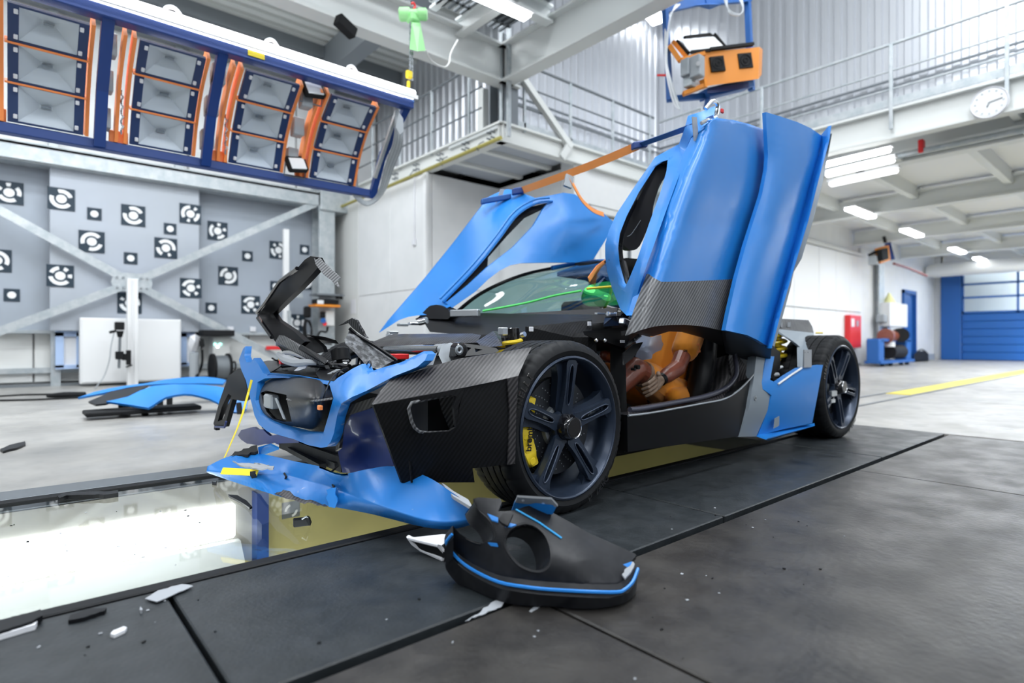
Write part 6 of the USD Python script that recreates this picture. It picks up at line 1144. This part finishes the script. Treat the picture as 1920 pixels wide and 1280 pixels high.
# ================================================================== THINGS ALONG THE TEST WALL
q = P(248, 700, y=10.55)
wpost = grp('white_post', None, 'tall white profile post standing before the brace joint', 'post', base=(q[0], 10.55, 0))
obj('profile', cat(box(q[0] - .07, q[0] - .02, 10.5, 10.6, 0, 1.64, .004), box(q[0] - .02, q[0] + .02, 10.53, 10.6, 0, 1.64), box(q[0] + .02, q[0] + .07, 10.5, 10.6, 0, 1.64, .004)), 'white_paint', wpost)
a, b, m_ = P(150, 650, y=10.85)[0], P(340, 650, y=10.85)[0], P(248, 650, y=10.85)[0]
wb_ = grp('white_cabinet', None, 'wide white two-door cabinet behind the white post', 'cabinet', base=((a + b) / 2, 10.95, 0))
obj('body', box(a, b, 10.86, 11.05, .04, 1.04, .01), 'white_paint', wb_); obj('door', box(a + .02, m_ - .01, 10.845, 10.86, .06, 1.02, .006), 'white_paint', wb_); obj('door', box(m_ + .01, b - .02, 10.845, 10.86, .06, 1.02, .006), 'white_paint', wb_)
for px0, px1, n in ((104, 148, 1), (338, 366, 2)):
    a, b = P(px0, 660, y=11.2)[0], P(px1, 660, y=11.2)[0]
    w_ = grp(f'window_{n}', kind='structure'); obj('frame', cat(box(a, a + .10, 11.2, 11.3, .28, .82), box(b - .03, b, 11.2, 11.3, .28, .82), box(a, b, 11.2, 11.3, .76, .84), box(a, b, 11.2, 11.3, .26, .32)), 'blue_pale', w_); obj('pane', box(a + .1, b - .03, 11.25, 11.26, .32, .76), 'white_paint', w_)
cs_ = grp('measuring_camera', None, 'black measuring camera on a rod clamped to the white post', 'camera', base=P(228, 690, y=10.4))
C = lambda px, py, y=10.4: P(px, py, y=y)
obj('head', rbox(C(224, 611), (.06, .05, .06), None, .01), 'black_matte', cs_); obj('lens', cyl(C(205, 623), C(218, 620), .02, 10), 'black_matte', cs_); obj('ball_head', cyl(C(225, 620), C(225, 632), .05, 12, r1=.03), 'black_matte', cs_)
obj('rod', cyl(C(225, 630), C(223, 690), .018, 8), 'galv_dark', cs_); obj('clamp', cat(rbox(C(224, 666), (.05, .05, .06), None, .01), rbox(C(233, 669), (.03, .03, .05), None, .008)), 'black_matte', cs_)
obj('arm_block', cat(rbox(C(241, 670), (.03, .03, .11), None, .006)), 'black_matte', cs_); obj('arm', tube([C(236, 688), C(248, 684)], .012, 6), 'black_matte', cs_)
obj('cable', tube(spline([C(214, 622), C(208, 650), C(205, 675), C(195, 705), P(178, 728, z=.01)], 6), .008, 6), 'lamp_grey', cs_)
sl_ = grp('spotlight', None, 'round pale spotlight head on a grey stand by the right window', 'spotlight', base=P(366, 712, y=10.7))
C = lambda px, py, y=10.7: P(px, py, y=y)
obj('head', hull([C(356, 630) , C(353, 645), C(358, 658), C(366, 626), C(366, 660), C(376, 632, 10.9), C(378, 645, 10.9), C(374, 656, 10.9), C(366, 640, 10.5)]), 'white_plastic', sl_); obj('back', hull([C(374, 632), C(382, 636), C(384, 648), C(376, 656), C(378, 645, 10.9)]), 'black_matte', sl_)
zf = C(364, 660); obj('stand', cyl(V(zf[0], zf[1], 0.02), zf, .07, 10), 'lamp_grey', sl_); obj('foot', cyl(V(zf[0], zf[1], 0), V(zf[0], zf[1], .03), .16, 16), 'lamp_grey', sl_); obj('cable', tube(spline([C(379, 655), C(379, 680), C(372, 700), P(356, 722, z=.01)], 6), .02, 6), 'black_matte', sl_)
kc = grp('electrical_box', None, 'grey electrical box with green and white indicator lights', 'electrical box', base=P(415, 665, y=11.1))
C = lambda px, py, y=11.1: P(px, py, y=y)
a, b = C(396, 668), C(428, 632); obj('case', box(a[0], b[0], 11.0, 11.3, a[2], b[2], .01), 'off_white', kc)
for px, py in ((403, 645), (408, 650), (413, 645)): p = C(px, py, 10.99); obj('indicator', cyl(p, p + V(0, -.01, 0), .022, 12), 'tube_soft' if py > 646 else 'indicator', kc)
kt = tag(obj('cable_shelf', box(C(372, 625)[0], C(431, 625)[0], 10.8, 11.3, C(400, 630)[2], C(400, 619)[2], .01), 'black_matte', None), 'black shelf above the electrical box', 'shelf')
kr = grp('cable_reel', None, 'dark cable reel standing on the floor under the electrical box', 'reel', base=P(412, 712, y=10.6))
C = lambda px, py, y=10.6: P(px, py, y=y)
c0, c1 = C(396, 688), C(430, 688); r = .24; c0[2] = c1[2] = r
obj('flange', cyl(c0, c0 + V(.04, 0, 0), r, 24), 'black_matte', kr); obj('flange', cyl(c1 - V(.04, 0, 0), c1, r, 24), 'black_matte', kr); obj('winding', cyl(c0 + V(.04, 0, 0), c1 - V(.04, 0, 0), r * .86, 24), 'galv_dark', kr); obj('handle', tube(spline([c1 + V(.0, 0, 0), c1 + V(.08, 0, .1), c1 + V(.1, 0, 0), c1 + V(.06, 0, -.12)], 4), .015, 6), 'black_matte', kr)
for px, l in ((432, 'yellow socket left of the grey cable box on the panel edge'), (474, 'white socket on the lower edge of the right grey panel')):
    p = P(px, 617, y=11.3); tag(obj('socket', rbox(p, (.05, .02, .045), None, .006), 'white_plastic', None), l.replace('yellow', 'pale'), 'socket')
up = grp('thin_upright', None, 'thin white upright profile right of the half hidden target', 'upright', base=P(536, 640, y=11.0))
a = P(536, 500, y=11.0)[0]; obj('profile', box(a - .05, a + .05, 10.96, 11.04, .0, P(536, 430, y=11.0)[2], .005), 'white_paint', up); obj('leg', bar((a + .02, 10.9, 1.25), (a + .12, 10.97, .2), .05, .05), 'galv', up); obj('shelf_arm', box(a, a + .3, 10.95, 11.0, P(560, 558, y=11)[2], P(560, 550, y=11)[2]), 'galv', up)
ts = grp('tool_shelf', None, 'small black shelf with orange edge and monitor by the corner column', 'shelf', base=P(610, 580, y=10.75))
C = lambda px, py, y=10.75: P(px, py, y=y)
obj('board', box(C(586, 572)[0], C(632, 572)[0], 10.6, 10.95, C(600, 575)[2], C(600, 571)[2]), 'orange_fan', ts); obj('device', rbox(C(610, 566), (.22, .12, .045), None, .01), 'black_matte', ts); obj('paper', rbox(C(601, 566, 10.6), (.06, .004, .035), None, .001), 'white_paint', ts); obj('upper_board', box(C(588, 552)[0], C(640, 552)[0], 10.6, 10.95, C(600, 554)[2], C(600, 551)[2]), 'galv_dark', ts)
obj('bracket', rbox(C(640, 556), (.02, .03, .05), None, .005), 'black_matte', ts); obj('bracket', rbox(C(633, 556), (.03, .03, .04), None, .005), 'black_matte', ts)
cb_ = grp('cable_bundle', None, 'looped black cables hanging below the tool shelf', 'cable', base=P(577, 625, y=10.9))
C = lambda px, py, y=10.9: P(px, py, y=y)
obj('coil', rbox(C(576, 585), (.07, .04, .11), None, .03), 'black_matte', cb_)
for k in range(5): obj('loop', tube(spline([C(572 + k, 598), C(569 + k, 615), C(570 + k * 2, 640), C(580 + k, 640 - k * 2), C(584, 615), C(580 - k, 600)], 5), .014, 6), 'black_matte', cb_)
jb = grp('switch_cabinet', None, 'grey switch cabinet with blue socket beside the corner column', 'electrical box', base=P(615, 605, y=10.8))
C = lambda px, py, y=10.8: P(px, py, y=y)
obj('case', rbox(C(617, 597), (.09, .06, .14), None, .01), 'off_white', jb); obj('socket', cyl(C(606, 601), C(606, 601, 10.7), .05, 12), 'blue_door', jb); obj('red_plug', cyl(C(609, 607), C(609, 607, 10.7), .04, 12), 'red', jb); obj('side_box', rbox(C(607, 590), (.05, .05, .06), None, .01), 'black_matte', jb)
obj('cable', tube(spline([C(614, 612), C(612, 622), C(600, 622), C(596, 640), C(622, 645)], 5), .02, 6), 'black_matte', jb)
tag(obj('red_bar', rbox(P(517, 652, y=10.9), (.17, .03, .035), None, .006), 'red', None), 'red horizontal bar low on the wall behind the car nose', 'bar')
hs = grp('floor_cable', None, 'thin black cables lying on the floor left of the fender panel', 'cable', base=P(60, 745, z=0))
obj('cable', tube(spline([P(-30, 744, z=.012), P(40, 740, z=.012), P(90, 739, z=.012), P(160, 738, z=.012)], 5), .012, 6), 'black_matte', hs); obj('cable', tube(spline([P(-30, 751, z=.012), P(60, 749, z=.012), P(150, 745, z=.012)], 5), .012, 6), 'black_matte', hs); obj('plug', tube(spline([P(88, 742, z=.03), P(120, 740, z=.03), P(160, 739, z=.03)], 4), [.02, .035, .03], 8), 'black_matte', hs)
# ================================================================== FAR ROOM at the right
fb = grp('fire_hose_cabinet', None, 'red fire hose cabinet on the white wall behind the rear wheel', 'cabinet', base=P(1594, 652, y=6.15))
a, b = P(1583, 652, y=6.2), P(1604, 592, y=6.2); obj('case', box(a[0], b[0], 6.05, 6.195, a[2], b[2], .01), 'red', fb); obj('label', box(a[0] + .08, a[0] + .28, 6.04, 6.05, b[2] - .32, b[2] - .1), 'white_paint', fb); obj('hose_mark', box(a[0] + .45, a[0] + .6, 6.04, 6.05, a[2] + .6, b[2] - .15), 'tape_grey', fb)
p = P(1594, 576, y=6.2); tag(obj('wall_sign', box(p[0] - .22, p[0] + .22, 6.215, 6.23, p[2] - .12, p[2] + .12), 'pale_yellow', None), 'pale yellow sign on the white wall above the red cabinet', 'sign')
p = P(1613, 598, y=6.2); tag(obj('call_point', box(p[0] - .06, p[0] + .06, 6.2, 6.235, p[2] - .09, p[2] + .06, .01), 'yellow', None), 'small yellow call point right of the red cabinet', 'switch')
rc = grp('reel_cart', None, 'blue cart with brown and black cable reels by the steel column', 'cart', base=P(1670, 690, y=5.55))
C = lambda px, py, y=5.5: P(px, py, y=y)
for px in (1645, 1697): a = C(px, 660); obj('frame_post', box(a[0] - .22, a[0] + .22, 5.4, 5.7, .08, C(px, 636)[2], .02), 'blue_door', rc)
a, b = C(1645, 660), C(1700, 660); obj('shelf', box(a[0], b[0], 5.4, 5.75, .68, .76), 'blue_door', rc); obj('base', box(a[0] - .2, b[0] + .2, 5.35, 5.75, .08, .16), 'blue_door', rc)
c0, c1 = C(1660, 630), C(1690, 630); obj('brown_reel', cat(cyl(c0, c1, .16, 20), cyl(c0, c0 + V(.06, 0, 0), .21, 20)), 'skin_brown', rc); c0, c1 = C(1665, 659), C(1688, 659); obj('black_reel', cat(cyl(c0, c1, .20, 20)), 'black_matte', rc); obj('motor', cyl(C(1684, 628, 5.5), C(1690, 628, 5.3), .2, 14), 'black_matte', rc)
for px in (1650, 1665, 1685, 1696): a = C(px, 690); obj('wheel', cyl(V(a[0], 5.40, .07), V(a[0], 5.48, .07), .07, 12), 'black_matte', rc)
obj('white_can', cyl(C(1669, 650, 5.45), C(1669, 642, 5.45), .12, 14), 'white_paint', rc)
cb2 = grp('control_cabinet', None, 'white control cabinet with a yellow cone on top beside the blue door', 'cabinet', base=P(1672, 612, y=6.0))
C = lambda px, py, y=6.0: P(px, py, y=y)
a, b = C(1655, 612), C(1688, 571); obj('case', box(a[0], b[0], 5.80, 6.13, a[2], b[2], .02), 'white_paint', cb2); obj('dark_box', rbox(C(1653, 597), (.14, .12, .12), None, .03), 'lamp_grey', cb2); obj('stand', box(a[0] + .3, a[0] + .5, 5.95, 6.1, 0, a[2]), 'galv', cb2)
p = C(1667, 570); obj('cone', cyl(p, C(1667, 549), .20, 16, r1=.02), 'pale_yellow', cb2)
bg = grp('black_bag', None, 'black tool bag on the floor between the blue door and the gate', 'bag', base=P(1727, 676, y=5.9))
C = lambda px, py, y=5.9: P(px, py, y=y)
obj('body', hull([C(1714, 676), C(1741, 676), C(1714, 664), C(1741, 663), C(1720, 658), C(1736, 658), C(1714, 676, 6.2), C(1741, 676, 6.2), C(1720, 658, 6.15), C(1736, 658, 6.15)]), 'black_matte', bg); obj('handle', tube(spline([C(1720, 659), C(1728, 655), C(1736, 659)], 4), .02, 6), 'black_satin', bg)
